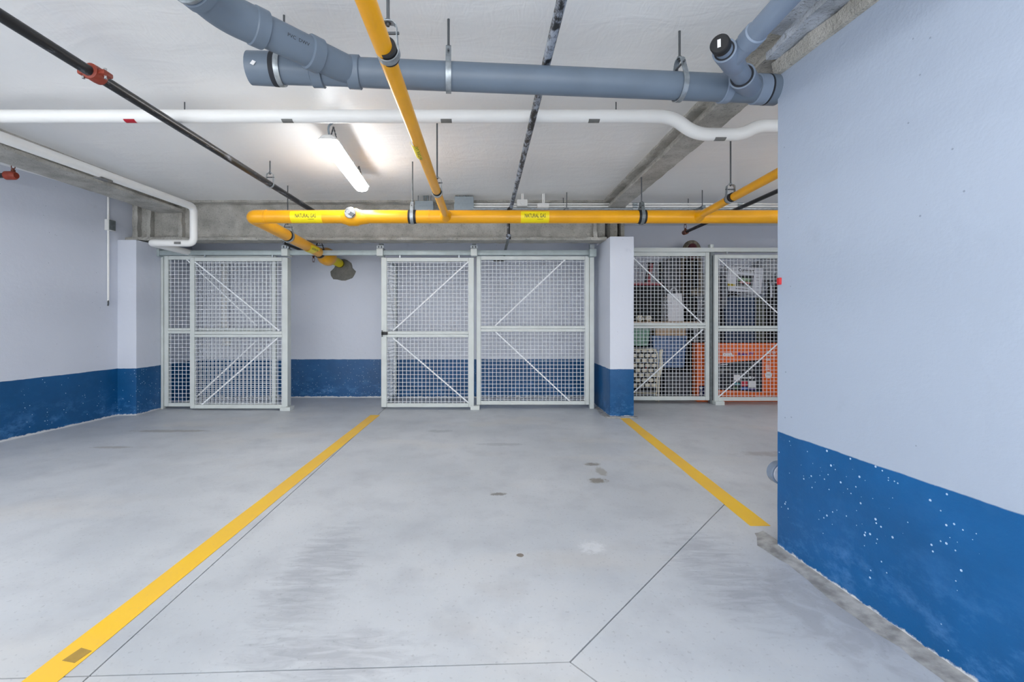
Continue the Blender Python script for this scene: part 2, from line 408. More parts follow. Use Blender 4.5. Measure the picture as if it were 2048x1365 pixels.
# near pier: a long wall whose far end has a slightly uneven edge
pm = MB(); Zs = [i*.1 for i in range(25)]+[2.465]
for z in Zs:
    e = .004*noise.noise(Vector((0, 1, z*6)))+.003*noise.noise(Vector((3, 1, z*19)))+.006*(z/2.4)
    pm.v += [Vector((wb(BK),BK,z)), Vector((wb(2.30)+e,2.30+e,z)), Vector((wb(2.30)+.02+e,2.318,z)), Vector((wb(2.3)+.30,2.318,z)), Vector((wb(BK)+.30,BK,z))]
for i in range(len(Zs)-1):
    for j in range(5): a = 5*i+j; b = 5*i+(j+1)%5; pm.f.append((a,b,b+5,a+5))
pm.f += [(4,3,2,1,0), tuple(5*(len(Zs)-1)+j for j in range(5))]
struct(pm.build('wall_near_right', 'pier', angle=30))
# columns
tag(MB().box(1.427, 1.712, 5.37, 6.2, 0, 2.135).build('column', 'wall', bevel=.012, segs=2), 'free-standing white and blue painted concrete column between the two cages', 'column')
tag(MB().box(-4.62, -4.225, 5.45, 6.72, 0, 2.11).build('wall_pilaster', 'wall', bevel=.01, segs=2), 'white and blue painted pilaster in the far left corner', 'pilaster')

# steel beams under sprayed fireproofing
bb = empty('fireproofed_beam', (0, 5.67, 2.13), 'deep grey sprayed steel beam spanning above the middle cages', 'beam')
o = fluffy('beam_section', 'fire', [(y, z) for y, z in ibeam(5.67, 2.125, CEIL+.01, .24, .05, .035)], 'x', -4.45, 1.44, amp=.007, seed=1)
o.parent = bb; o.matrix_parent_inverse = Matrix.Translation(-bb.location)
for i, x in enumerate((-4.33, -4.17, -3.79, 1.30)):
    mb = MB(); n = 12
    for j in range(n+1):
        z = 2.15+(2.60-2.15)*j/n
        for dx, y in ((-.02,5.68),(-.022,5.575),(.022,5.575),(.02,5.68)):
            nv = noise.noise_vector(Vector((x+dx, y, z))*12)*.014; mb.v.append(Vector((x+dx+nv.x, y+nv.y*.6, z)))
    for j in range(n):
        for q in range(4): a = 4*j+q; b = 4*j+(q+1)%4; mb.f.append((a,b,b+4,a+4))
    part(mb, 'stiffener', 'fire', bb, angle=80)
FB = 2.465
tag(fluffy('fireproofed_beam', 'fire', ibeam(1.49, FB, CEIL+.01, .19, .04, .03), 'y', 5.58, 2.27, amp=.005, seed=5), 'grey sprayed beam running from the column toward the near wall', 'beam')
tag(fluffy('fireproofed_beam', 'over', ibeam(1.49, FB-.004, CEIL+.01, .20, .05, .035), 'y', 2.28, BK, amp=.015, seed=9), 'rough white oversprayed beam sitting on the near wall', 'beam')
tag(fluffy('fireproofed_beam', 'fire', ibeam(-3.9, FB, CEIL+.01, .34, .06, .03), 'y', 5.60, BK, amp=.005, seed=15), 'grey sprayed beam running beside the left wall', 'beam')
# bare grey band along the top of the near wall, following its face
ob = MB(); n = 60
for i in range(n+1):
    y = 2.312+(BK-2.312)*i/n; x = wb(y); w1_ = .006*noise.noise(Vector((y*7,1,0))); w2_ = .012*noise.noise(Vector((y*9,5,0)))
    for xx, zz in ((x+.01,2.385+w1_), (x-.010,2.39+w1_), (x-.016,2.42), (x-.022,2.452+w2_), (x+.01,2.475)): ob.v.append(Vector((xx,y,zz)))
for i in range(n):
    for q in range(5): p_ = 5*i+q; r_ = 5*i+(q+1)%5; ob.f.append((p_,r_,r_+5,p_+5))
ob.f += [(0,1,2,3,4), tuple(5*n+q for q in (4,3,2,1,0))]
tag(ob.build('overspray_band', 'fire', angle=60), 'bare grey concrete band along the top of the near wall', 'concrete')
cc = MB()
for px0, px1 in ((1.47,1.56),(1.60,1.645)): cc.box(px0, px1, 5.52, 5.9, 2.13, CEIL)
tag(cc.build('beam_seat', 'raw', bevel=.01), 'grey steel stub standing on top of the column', 'bracket')

# ------------------------------------------------------------------ hangers
def hanger(name, center, r, top, label, band='rubber', axis='x', ring='galv', liner=True, rod_r=.006, group='threaded rod pipe hangers', bw=.03):
    c = Vector(center); d = Vector((1,0,0)) if axis == 'x' else (Vector((0,1,0)) if axis == 'y' else Vector(axis).normalized())
    e = empty(name, (c.x, c.y, c.z-r), label, 'pipe hanger', group)
    side = d.cross(Vector((0,0,1))).normalized()
    if liner: part(MB().cyl(c-d*bw*1.2, c+d*bw*1.2, r+.003, seg=24), 'liner', band, e)
    # strap ring with clevis ears rising to the rod
    pts = []
    for i in range(25):
        a = math.radians(-60+300*i/24)+math.pi*7/6-math.radians(-60)-math.pi/2*0
    ring_mb = MB(); R = r+.006; n = 28
    prof = [(R*math.cos(math.radians(150+240*i/n)), R*math.sin(math.radians(150+240*i/n))) for i in range(n+1)]
    top_z = r+.07
    path = [(-.018, top_z), (-.03, top_z-.012)]+prof+[(.03, top_z-.012), (.018, top_z)]+[(0, top_z+.002)]
    path = [(0, top_z+.002)]+path
    for u, v in path:
        nrm = Vector((u, v)).normalized()*.004
        for s_, t in ((0,-1),(nrm,-1),(nrm,1),(0,1)):
            uu, vv = (u, v) if s_ == 0 else (u+nrm.x, v+nrm.y)
            ring_mb.v.append(c+side*uu+Vector((0,0,vv))+d*(t*bw*.5))
    for i in range(len(path)-1):
        for q in range(4): a = 4*i+q; b = 4*i+(q+1)%4; ring_mb.f.append((a,b,b+4,a+4))
    part(ring_mb, 'clevis', ring, e, angle=50)
    part(MB().cyl(c+Vector((0,0,r+.035))-side*(.026+r*.42), c+Vector((0,0,r+.035))+side*(.026+r*.42), .005, seg=8), 'bolt', 'rod', e)
    part(MB().cyl(c+Vector((0,0,top_z-.01)), (c.x, c.y, top), rod_r, seg=8), 'rod', 'rod', e)
    part(MB().cyl(c+Vector((0,0,top_z)), c+Vector((0,0,top_z+.012)), .012, seg=6), 'nut', 'rod', e)
    return e

# ------------------------------------------------------------------ yellow gas pipe
GY, GZ, GR = 4.2, 2.101, .060
gx0 = -2.19
gas = empty('gas_pipe', (0, GY, GZ), 'yellow natural gas pipe with branches crossing below the ceiling', 'pipe')
part(MB().cyl((gx0+.12,GY,GZ), (5.2,GY,GZ), GR, seg=32), 'main_run', 'gas', gas)
elbow = fillet([(gx0+.12,GY,GZ), (gx0,GY,GZ), (gx0,GY+.14,GZ-.006)], .11, 10)
part(MB().sweep(elbow, [GR+.002]*len(elbow), 32), 'elbow', 'gas', gas)
for xx in (gx0+.135,): part(MB().cyl((xx,GY,GZ), (xx+.008,GY,GZ), GR+.004, seg=32), 'weld_seam', 'gas', gas)
legz = lambda y: GZ-.05*(y-4.2)
part(MB().cyl((gx0,GY+.12,legz(4.32)), (gx0,6.0,legz(6.0)), GR, seg=28), 'wall_leg', 'gas', gas)
part(MB().lathe((gx0,5.98,legz(5.98)), (0,1,-.05), [(0,GR),(.05,.085),(.12,.115),(.22,.118),(.28,.095),(.33,GR)], 28), 'reducer', 'gas', gas)
part(MB().cyl((gx0,6.3,legz(6.3)), (gx0,6.74,legz(6.74)), GR, seg=28), 'wall_stub', 'label', gas)
for yy in (6.32, 6.66): part(MB().cyl((gx0,yy,legz(yy)), (gx0,yy+.02,legz(yy+.02)), GR+.004, seg=28), 'band', 'rubber', gas)
# branch toward the viewer
bx = -.395
br0 = (bx, GY-.05, GZ); br1 = (-.355, .3, GZ)
part(MB().cyl(br0, br1, .0315, seg=28), 'branch', 'gas', gas)
part(MB().lathe((bx,GY,GZ), (.0102,-1,0), [(0,.058),(.055,.052),(.09,.040),(.13,.0325)], 28), 'branch_fitting', 'gas', gas)
part(MB().cyl((bx-.16,GY,GZ),(bx-.153,GY,GZ), GR+.003, seg=32), 'weld_seam', 'gas', gas)
# right branch rising toward the viewer
rbx = 1.92
part(MB().cyl((rbx,GY-.05,GZ), (1.80,1.2,GZ), .0315, seg=28), 'branch', 'gas', gas)
part(MB().lathe((rbx,GY,GZ), (-.04,-1,0), [(0,.058),(.055,.052),(.09,.040),(.13,.0325)], 28), 'branch_fitting', 'gas', gas)
# valve body
vx = X(706, GY)
va = part(MB().lathe((vx-.10,GY,GZ-.005), (1,0,0), [(0,GR),(.03,GR+.008),(.06,.082),(.14,.082),(.165,.070),(.20,GR+.004),(.24,GR)], 10), 'valve_body', 'gas', gas)
part(MB().lathe((vx,GY-.05,GZ+.018), (0,-1,0), [(0,.052),(.04,.052),(.045,.047)], 24), 'valve_stem_disc', 'steel', va)
part(MB().bar((vx-.03,GY-.10,GZ+.035), (vx+.035,GY-.10,GZ-.012), .034, .02), 'stem_flat', 'rod', va)
part(MB().cyl((vx-.008,GY-.09,GZ+.022), (vx-.008,GY-.118,GZ+.022), .02, seg=16), 'stem_nut', 'steel', va)
# wrapped labels with lettering
def wrap(cx, wd, a0, a1, r=GR+.0012, name='pipe_label'):
    mb = MB(); n = 14
    for i in range(n+1):
        a = math.radians(a0+(a1-a0)*i/n)
        for x in (cx-wd/2, cx+wd/2):
            for rr in (r, r-.0010): mb.v.append(Vector((x, GY-rr*math.cos(a), GZ+rr*math.sin(a))))
    for i in range(n):
        a = 4*i; b = a+4; mb.f += [(a,a+2,b+2,b), (a+1,b+1,b+3,a+3), (a,b,b+1,a+1), (a+2,a+3,b+3,b+2)]
    return part(mb, name, 'label', gas)
def on_pipe(cx, v0, r=GR+.0020):
    return lambda u, v: Vector((cx+u, GY-r*math.cos((v+v0)/r), GZ+r*math.sin((v+v0)/r)))
for cpx, wpx in ((616, 62), (1069, 56)):
    cx = X(cpx, GY); lb = wrap(cx, wpx*GY/F, -75, 40)
    text_mesh('NATURAL GAS', .052, on_pipe(cx, -.004), 'lettering', 'ink', lb, bold=.0004, fit=.19)
    part_o = MB(); f = on_pipe(cx, 0)
    a = [f(.02,-.034), f(.075,-.034), f(.075,-.037), f(.02,-.037)]; part(MB().add(a, [(0,1,2,3)]), 'small_print', 'ink', lb)
# label on the long branch and on the wall leg
def wrap_y(cx, cz, y0, y1, r, a0, a1, mat='label', name='pipe_label'):
    mb = MB(); n = 12
    for i in range(n+1):
        a = math.radians(a0+(a1-a0)*i/n)
        for y in (y0, y1):
            for rr in (r+.0014, r): mb.v.append(Vector((cx+rr*math.sin(a), y, cz-rr*math.cos(a))))
    for i in range(n):
        a = 4*i; b = a+4; mb.f += [(a,a+2,b+2,b), (a+1,b+1,b+3,a+3), (a,b,b+1,a+1), (a+2,a+3,b+3,b+2)]
    return part(mb, name, mat, gas)
by0, by1 = .951*F/(CY-282), .951*F/(CY-308)
lb = wrap_y(-.388, GZ, by0, by1, .0315, -80, 80)
def on_branch(cx, cz, yc, r):
    return lambda u, v: Vector((cx-r*math.sin(v/r), yc-u, cz-r*math.cos(v/r)))
text_mesh('NATURAL GAS', .030, on_branch(-.388, GZ, (by0+by1)/2, .0335), 'lettering', 'ink', lb, fit=.20)
lb = wrap_y(gx0, legz(5.6), 5.45, 5.72, GR, -30, 110)
text_mesh('NATURAL GAS', .036, lambda u, v: Vector((gx0+(GR+.0022)*math.cos(v/GR-.35), 5.585+u, legz(5.6)+(GR+.0022)*math.sin(v/GR-.35))), 'lettering', 'ink', lb, fit=.19)
# mortar collar in the wall hole
mb = MB(); ring = []
for i in range(22):
    a = 2*math.pi*i/22; r = (.20 if math.sin(a) < 0 else .13)*(1+.25*noise.noise(Vector((math.cos(a)*2, math.sin(a)*2, 5))))
    ring.append((gx0+.04+r*math.cos(a)*1.05, legz(6.7)-.06+r*math.sin(a)))
mb.v = [Vector((x, 6.721, z)) for x, z in ring]+[Vector((gx0+.04+(x-gx0-.04)*.85, 6.70, legz(6.7)-.06+(z-legz(6.7)+.06)*.85)) for x, z in ring]
mb.f = [tuple(range(22,44))]+[(i,(i+1)%22,22+(i+1)%22,22+i) for i in range(22)]
tag(mb.build('mortar_collar', 'raw'), 'grey mortar patch where the yellow pipe enters the back wall', 'mortar')

hanger('pipe_hanger', (X(825,GY), GY, GZ), GR, CEIL, 'rod hanger on the gas pipe between valve and long branch', 'rubber')
hanger('pipe_hanger', (X(1283,GY), GY, GZ), GR, FB+.01, 'plaster splashed rod hanger clamped to beam above the gas pipe', 'rubber', ring='zinc')
hanger('pipe_hanger', (-.3585, 1.615, GZ), .0315, CEIL, 'rod hanger holding the near end of the long gas branch', 'rubber', axis='y')
hanger('pipe_hanger', (-.386, 3.38, GZ), .0315, CEIL, 'rod hanger on the long gas branch near its joint', 'rubber', axis='y')
hanger('pipe_hanger', (gx0, 4.95, legz(4.95)), GR, CEIL, 'rod hanger on the gas leg just behind the bend', 'rubber', axis='y')
hanger('pipe_hanger', (gx0, 5.88, legz(5.88)), GR, 2.13, 'short black hanger on the gas leg over the cage track', 'rubber', axis='y', ring='rubber')
hanger('pipe_hanger', (1.885, 3.55, GZ), .0315, CEIL, 'rod hanger on the right gas branch beyond the near wall', 'rubber', axis='y')

# ------------------------------------------------------------------ grey drain pipe
DZ, DR = 2.332, .066
d0 = Vector((X(498, 2.135), 2.135, DZ)); d1 = Vector((1.475, 2.34, DZ)); dd = (d1-d0).normalized()
along = lambda t: d0+dd*t
DL = (d1-d0).length
def tpx(px):            # distance along the run whose image column is px
    lo, hi = 0, DL
    for _ in range(40):
        m = (lo+hi)/2; p = along(m); lo, hi = (m, hi) if CX+F*p.x/p.y < px else (lo, m)
    return lo
dr = empty('drain_pipe', along(0)-Vector((0,0,DR)), 'large grey plastic drain pipe crossing below the ceiling', 'pipe')
part(MB().cyl(along(.10), along(DL-.08), DR, seg=36), 'main_run', 'pvc', dr)
part(MB().lathe(along(0), dd, [(0,.060),(.006,.073),(.10,.0745),(.115,.0745)], 36), 'end_cap', 'pvc', dr)
tsp = along(.055)
part(MB().add([tsp+Vector((-.014,-.0755,-.018)), tsp+Vector((.002,-.0755,-.026)), tsp+Vector((.014,-.0755,-.010)), tsp+Vector((-.002,-.0755,-.002))], [(0,1,2,3)]), 'sticker', 'white_ink', dr)
t = tpx(552)
part(MB().lathe(along(t-.012), dd, [(0,.0755),(.012,.0765),(.024,.0755)], 36), 'band', 'gap', dr)
part(MB().lathe(along(t+.002), dd, [(0,.0745),(.016,.0765),(.032,.0745)], 36), 'steel_band', 'galv', dr)
for px0, px1 in ((624, 648), (696, 722)):
    ta, tb = tpx(px0), tpx(px1); part(MB().lathe(along(ta), dd, [(0,.070),(.004,.0755),(tb-ta-.004,.0755),(tb-ta,.070)], 36), 'hub', 'pvc', dr)
# 45 degree branch toward upper left
t = tpx(706); b0 = along(t); a45 = math.radians(45)
bd = (Matrix.Rotation(a45, 3, 'Z') @ (-dd)).normalized()   # toward -x,-y
b1 = b0+bd*.46
part(MB().cyl(b0, b1, .064, seg=36), 'wye_branch', 'pvc', dr)
part(MB().lathe(b0+bd*.17, bd, [(0,.066),(.004,.073),(.055,.073),(.06,.066)], 36), 'hub', 'pvc', dr)
bd2 = Vector((-.20,-1,0)).normalized()
el = fillet([b1-bd*.02, b1+bd*.10, b1+bd*.10+bd2*.14], .08, 8)
part(MB().sweep(el, [.071]*len(el), 36), 'elbow', 'pvc', dr)
part(MB().lathe(b1-bd*.05, bd, [(0,.066),(.004,.075),(.05,.075),(.055,.071)], 36), 'hub', 'pvc', dr)
e_end = b1+bd*.10+bd2*.14
part(MB().lathe(e_end-bd2*.035, bd2, [(0,.071),(.003,.0755),(.035,.0755),(.04,.066)], 36), 'hub', 'pvc', dr)
part(MB().lathe(e_end+bd2*.004, bd2, [(0,.069),(.012,.0775),(.022,.0775)], 36), 'steel_band', 'galv', dr)
part(MB().cyl(e_end, e_end+bd2*1.6, .066, seg=36), 'near_run', 'pvc', dr)
text_mesh('PVC  DWV', .02, lambda u, v: b0+bd*(.30-u)+Vector((bd.y,-bd.x,0)).normalized()*(-.0645*math.cos(v/.0645-.15))+Vector((0,0,.0645*math.sin(v/.0645-.15))), 'lettering', 'ink', dr)
# right hand wye, clean-out and branch back to the viewer
for px0, px1, mt in ((1442, 1458, 'pvcb'), (1508, 1530, 'pvcb')):
    ta, tb = tpx(px0), tpx(px1); part(MB().lathe(along(ta), dd, [(0,.069),(.004,.0735),(tb-ta-.003,.0735),(tb-ta,.069)], 36), 'hub', mt, dr)
part(MB().lathe(along(tpx(1530)), dd, [(0,.0745),(.006,.0745)], 36), 'band', 'gap', dr)
part(MB().lathe(along(tpx(1531)+.004), dd, [(0,.074),(.055,.074),(.07,.062)], 36), 'end_cap', 'pvc', dr)
w0 = along(tpx(1502)); w1 = P(1463, 122, 2.02); wd_ = (w1-w0).normalized(); wl = (w1-w0).length
part(MB().lathe(w0, wd_, [(0,.054),(.10,.055),(.13,.057),(.205,.058),(.206,.051)], 36), 'wye_branch', 'pvcb', dr)
part(MB().lathe(w0, wd_, [(.200,.051),(.2085,.051)], 36), 'band', 'gap', dr)
part(MB().cyl(w0+wd_*.15, w0+wd_*(wl+.02), .042, seg=32), 'branch_neck', 'pvcb', dr)
c0 = w0+wd_*(wl-.02)
part(MB().lathe(c0-wd_*.05, wd_, [(0,.043),(.01,.046),(.06,.047),(.13,.047),(.15,.048),(.195,.048),(.196,.041)], 32), 'cleanout_wye', 'pvcb', dr)
part(MB().lathe(c0+wd_*.141, wd_, [(0,.0405),(.007,.0405)], 32), 'band', 'gap', dr)
part(MB().cyl(c0+wd_*.10, c0+wd_*.20, .034, seg=32), 'cleanout_neck', 'pvcb', dr)
cap = part(MB().lathe(c0+wd_*.185, wd_, [(0,.035),(.002,.038),(.035,.038),(.040,.034)], 32), 'cleanout_cap', 'rubber', dr)
cc0 = c0+wd_*.2262; u_ = wd_.cross(Vector((0,0,1))).normalized(); v_ = u_.cross(wd_)
part(MB().add([cc0+u_*a+v_*b for a, b in ((-.006,-.016),(.007,-.016),(.007,.016),(-.006,.016))], [(0,1,2,3)]), 'sticker', 'white_ink', cap)
nd = (P(1600,-20,1.60)-P(1487,102,1.93)).normalized()
part(MB().lathe(c0+wd_*.03, nd, [(0,.042),(.12,.043),(.125,.047),(.18,.047),(.185,.042)], 32), 'wye_branch', 'pvcb', dr)
part(MB().cyl(c0+wd_*.03, c0+wd_*.03+nd*1.9, .0415, seg=32), 'near_run', 'pvcb', dr)
for px, lbl in ((897, 'galvanised rod hanger at the middle of the grey drain pipe'), (1359, 'galvanised rod hanger near the right end of the grey drain pipe')):
    p = along(tpx(px)); hanger('pipe_hanger', p, DR, CEIL, lbl, axis=tuple(dd), liner=False, bw=.026)
p = along(tpx(570)); 
e = empty('ceiling_rod', (X(568,2.18), 2.18, 2.42), 'thin rod dropping to the grey drain branch at left', 'rod'); part(MB().cyl((X(568,2.18),2.18,2.42), (X(568,2.18),2.18,CEIL), .005, seg=8), 'rod', 'rod', e); part(MB().cyl((X(568,2.18),2.18,2.42), (X(568,2.18),2.18,2.432), .011, seg=6), 'nut', 'rod', e)
# stub of drain pipe low behind the near wall
sb = empty('pipe_stub', (1.567, 2.46, 0), 'pale grey drain pipe end poking out low behind the near wall', 'pipe')
part(MB().lathe((1.567,2.475,.326), (0,-1,0), [(0,.056),(.004,.060),(.045,.060),(.05,.055)], 36), 'hub', 'pvcb', sb)
part(MB().lathe((1.567,2.426,.326), (0,-1,0), [(0,.050),(.006,.050),(.008,.046)], 36), 'cap', 'carton_white', sb)
part(MB().tube([(1.567,2.468,.326), (1.60,2.51,.326), (1.72,2.52,.326), (1.72,2.30,.326)], .036, .03, 24), 'return_bend', 'pvcb', sb)
tag(MB().box(wb(2.29)-.006,wb(2.29)+.02,2.276,2.30,Z(570,2.29),Z(556,2.29)).build('red_plate', 'red_plastic', bevel=.004), 'small red plate on the far edge of the near wall', 'plate')

# ------------------------------------------------------------------ white insulated pipes
WY, WZ, WR = 2.98, 2.483, .041
wp = empty('insulated_pipe', (0, WY, WZ), 'white jacketed pipe crossing the ceiling and dipping under the beam', 'pipe')
xs = X(1350, WY); path = [(-5.4,WY,WZ), (xs-.02,WY,WZ), (xs+.13,WY,2.365), (X(1485,WY),WY,2.365), (X(1515,WY),WY,2.42), (5.2,WY,2.42)]
pp = fillet(path, .10, 8)
part(MB().sweep(pp, [WR]*len(pp), 28), 'jacket', 'insul', wp)
def tape(px, y, zc, mat='tag', wd=22, r=WR):
    x = X(px, y); mb = MB(); n = 6
    for i in range(n+1):
        a = math.radians(-5+50*i/n)
        for xx in (x-wd*y/F/2, x+wd*y/F/2): mb.v.append(Vector((xx, y-(r+.0012)*math.sin(a)*1.0, zc-(r+.0012)*math.cos(a))))
    for i in range(n): a = 2*i; mb.f.append((a,a+1,a+3,a+2))
    part(mb, 'tape', mat, wp)
for px, mt in ((264,'redtag'), (577,'tag'), (893,'tag'), (1187,'tag')): tape(px, WY, WZ, mt)
tape(1438, WY, 2.365)
for px, yy, lbl in ((355, WY, 'short rod above the white ceiling pipe at left'), (1238, WY, 'short dark rod above the white ceiling pipe near the beam')):
    x = X(px, yy); e = empty('ceiling_rod', (x, yy+.07, WZ+.02), lbl, 'rod', 'short ceiling rods')
    part(MB().cyl((x,yy+.07,2.50), (x,yy+.07,CEIL), .004, seg=8), 'rod', 'rod', e); part(MB().cyl((x,yy+.07,2.50), (x,yy+.07,2.51), .012, seg=6), 'nut', 'rod', e)
lp = empty('insulated_pipe', (-3.4, 5.1, 2.0), 'white jacketed pipe beside the left wall stepping down above the cage', 'pipe')
lx = -3.31
path = [(lx-.02,BK,2.33), (lx,5.1,2.415), (lx,5.1,Z(487,5.1)), (X(300,5.15),5.15,Z(486,5.15)), (X(300,5.15),6.6,2.0), (X(300,5.15),6.6,1.04)]
path = [Vector(q) for q in path]
pp = fillet(path, .07, 8); part(MB().sweep(pp, [.038]*len(pp), 28), 'jacket', 'insul', lp)
part(MB().lathe((path[-1].x,6.6,1.05), (0,0,-1), [(0,.045),(.05,.045),(.055,.02)], 20), 'end_fitting', 'wbox', lp)
part(MB().box(lx-.045,lx+.02,3.86,3.98,2.355,2.366), 'tape', 'tag', lp); part(MB().box(X(352,5.1),X(365,5.1),5.066,5.07,Z(487,5.1)-.014,Z(487,5.1)+.012), 'tape', 'tag', lp)
tag(MB().box(X(447,6.7),X(461,6.7),6.66,6.72,Z(692,6.7),Z(677,6.7)).build('wall_box', 'wbox', bevel=.006), 'small white box on the back wall inside the left cage', 'electrical box')

# ------------------------------------------------------------------ sprinkler pipes
sx = -2.01; sz = 2.40
sp1 = empty('sprinkler_pipe', (sx, 3, sz), 'black sprinkler pipe with red coupling running along the left ceiling', 'pipe')
part(MB().cyl((sx-.01,.2,2.415), (sx,5.66,sz-.01), .026, seg=24), 'pipe', 'black', sp1)
yc = 2.33; cz_ = 2.409; xc = sx-.006
cp = part(MB().lathe((xc,yc-.04,cz_), (0,1,0), [(0,.028),(.006,.039),(.03,.041),(.055,.041),(.074,.039),(.08,.028)], 24), 'coupling', 'redc', sp1)
for s_ in (-1, 1):
    part(MB().box(xc+s_*.052-.018, xc+s_*.052+.018, yc-.03, yc+.03, cz_-.012, cz_+.012), 'coupling_lug', 'redc', cp, bevel=.008)
    part(MB().cyl((xc+s_*.056,yc-.005,cz_-.026), (xc+s_*.056,yc-.005,cz_+.026), .007, seg=8), 'bolt', 'steel', cp)
hanger('pipe_hanger', (sx-.002, 4.18, 2.399), .026, CEIL, 'light rod hanger on the black sprinkler pipe near the gas pipe', axis='y', liner=False, bw=.02)
bx0, bx1 = .317, .262
sp2 = empty('sprinkler_pipe', (.29, 3, 2.48), 'plaster splashed black sprinkler pipe running down the middle of the ceiling', 'pipe')
part(MB().cyl((.305,.4,2.419), (.249,5.17,2.419), .021, seg=20), 'pipe', 'splash', sp2)
xe = X(1017, 5.2)
part(MB().tube([(.249,5.15,2.419), (xe,5.2,2.419), (xe,5.2,2.085)], .018, .03, 16), 'drop', 'black', sp2)
part(MB().cyl((xe,5.2,2.125), (xe,5.2,2.07), .027, seg=12), 'elbow_fitting', 'splash', sp2)
part(MB().cyl((xe,5.2,2.085), (xe-.005,6.45,2.08), .017, seg=16), 'back_run', 'black', sp2)
part(MB().tube([(xe-.005,6.43,2.075), (xe-.005,6.45,1.985), (xe-.16,6.45,1.985)], .013, .02, 12), 'end_nipple', 'black', sp2)
# short line under the beam to a pendent head
sp3 = empty('sprinkler_pipe', (-2.54, 6, 2.1), 'short black sprinkler pipe below the gas leg over the cage', 'pipe')
part(MB().tube([(-2.54,5.66,2.2), (-2.54,5.64,2.098), (-2.54,6.6,2.085)], .017, .03, 16), 'pipe', 'black', sp3)
def sprinkler(parent, p, up):
    s_ = 1 if up else -1; p = Vector(p)
    h = part(MB().lathe(p, (0,0,s_), [(0,.016),(.02,.016),(.022,.010),(.035,.010)], 12), 'sprinkler_head', 'brass', parent)
    part(MB().tube([p+Vector((-.014,0,s_*.03)), p+Vector((-.018,0,s_*.055)), p+Vector((-.006,0,s_*.085)), p+Vector((.006,0,s_*.085)), p+Vector((.018,0,s_*.055)), p+Vector((.014,0,s_*.03))], .0035, .012, 8), 'frame', 'brass', h)
    part(MB().lathe(p+Vector((0,0,s_*.086)), (0,0,s_), [(0,.018),(.003,.018)], 14), 'deflector', 'brass', h)
sprinkler(sp3, (-2.54,6.585,2.075), False)
sp4 = empty('sprinkler_pipe', (2.80, 6, 2.40), 'black sprinkler pipe over the full storage cage at right', 'pipe')
part(MB().cyl((2.80,1.5,2.40), (2.80,6.50,2.40), .0215, seg=18), 'pipe', 'black', sp4)
part(MB().lathe((2.80,6.44,2.40), (0,1,0), [(0,.026),(.004,.034),(.09,.034),(.1,.026)], 16), 'elbow_fitting', 'brass', sp4)
sprinkler(sp4, (2.80,6.49,2.425), True)
sp5 = empty('sprinkler_pipe', (-4.4, 4.05, 2.44), 'stub of black sprinkler pipe with red elbow high on the left wall', 'pipe')
part(MB().cyl((lw(4.05)-.02,4.05,2.435), (-4.27,4.05,2.435), .022, seg=16), 'pipe', 'black', sp5)
part(MB().lathe((-4.30,4.05,2.435), (1,0,0), [(0,.025),(.004,.038),(.075,.038),(.095,.026)], 16), 'elbow_fitting', 'redc', sp5)
sprinkler(sp5, (-4.235,4.05,2.465), True)

# ------------------------------------------------------------------ lamps: wrapped battens hanging on chains
def lamp(x0, y0, x1_, y1, z, label):
    a = Vector((x0,y0,z)); b = Vector((x1_,y1,z)); d = (b-a).normalized(); s_ = Vector((d.y,-d.x,0)); L = (b-a).length
    e = empty('batten_lamp', tuple(a+d*L/2), label, 'lamp', 'ceiling batten lamps')
    prof_l = [(-.062,.013),(-.064,.0),(-.058,-.022),(-.04,-.038),(0,-.044),(.04,-.038),(.058,-.022),(.064,.0),(.062,.013)]
    prof_h = [(-.068,.012),(.068,.012),(.068,.022),(.040,.046),(.020,.050),(-.020,.050),(-.040,.046),(-.068,.022)]
    def extr(prof, ends):
        mb = MB(); n = len(prof)
        for t, sc in ends:
            for u, v in prof: mb.v.append(a+d*t+s_*(u*sc)+Vector((0,0,v*(sc if sc > .8 else .8))))
        for i in range(len(ends)-1):
            for j in range(n): p = i*n+j; q = i*n+(j+1)%n; mb.f.append((p,q,q+n,p+n))
        mb.f += [tuple(range(n))[::-1], tuple((len(ends)-1)*n+j for j in range(n))]; return mb
    part(extr(prof_l, [(.01,.72),(.03,.95),(.06,1),(L-.06,1),(L-.03,.95),(L-.01,.72)]), 'lens', 'lens', e, angle=50)
    hs = part(extr(prof_h, [(0,.8),(.02,1),(L-.02,1),(L,.8)]), 'housing', 'wbox', e, angle=50)
    for t in (.16, L-.16):
        c = a+d*t
        part(MB().box(c.x-.03,c.x+.03,c.y-.012,c.y+.012,z+.040,z+.055), 'bracket', 'wbox', e, bevel=.003)
        for sg in (-1, 1):
            p0 = c+s_*(.03*sg)+Vector((0,0,.05)); p1 = Vector((c.x, c.y, CEIL)); n = 9
            for i in range(n):
                q0 = p0+(p1-p0)*(i/n); q1 = p0+(p1-p0)*((i+1.25)/n)
                part(MB().bar(q0, q1, .005 if i%2 else .010, .010 if i%2 else .005), 'chain_link', 'rod', hs, smooth=False)
    c = a+d*.06
    part(MB().tube([c+Vector((0,0,.04)), c+Vector((-.01,-.01,.12)), Vector((c.x+.01,c.y+.03,CEIL))], .008, .05, 10), 'cable', 'box', hs)
    for sg in (-1, 1): part(MB().box(c.x+sg*.03-.008, c.x+sg*.03+.008, c.y-.03, c.y-.005, z+.035, z+.05), 'clip', 'zinc', hs)
    return e
lamp(-1.165, 3.28, -1.245, 4.48, 2.445, 'lit white batten lamp hanging on chains below the white ceiling pipe')
lamp(3.55, 3.3, 3.55, 4.5, 2.445, 'unseen batten lamp added to light the bay behind the near wall')  # added out of sight to light the right hand cage
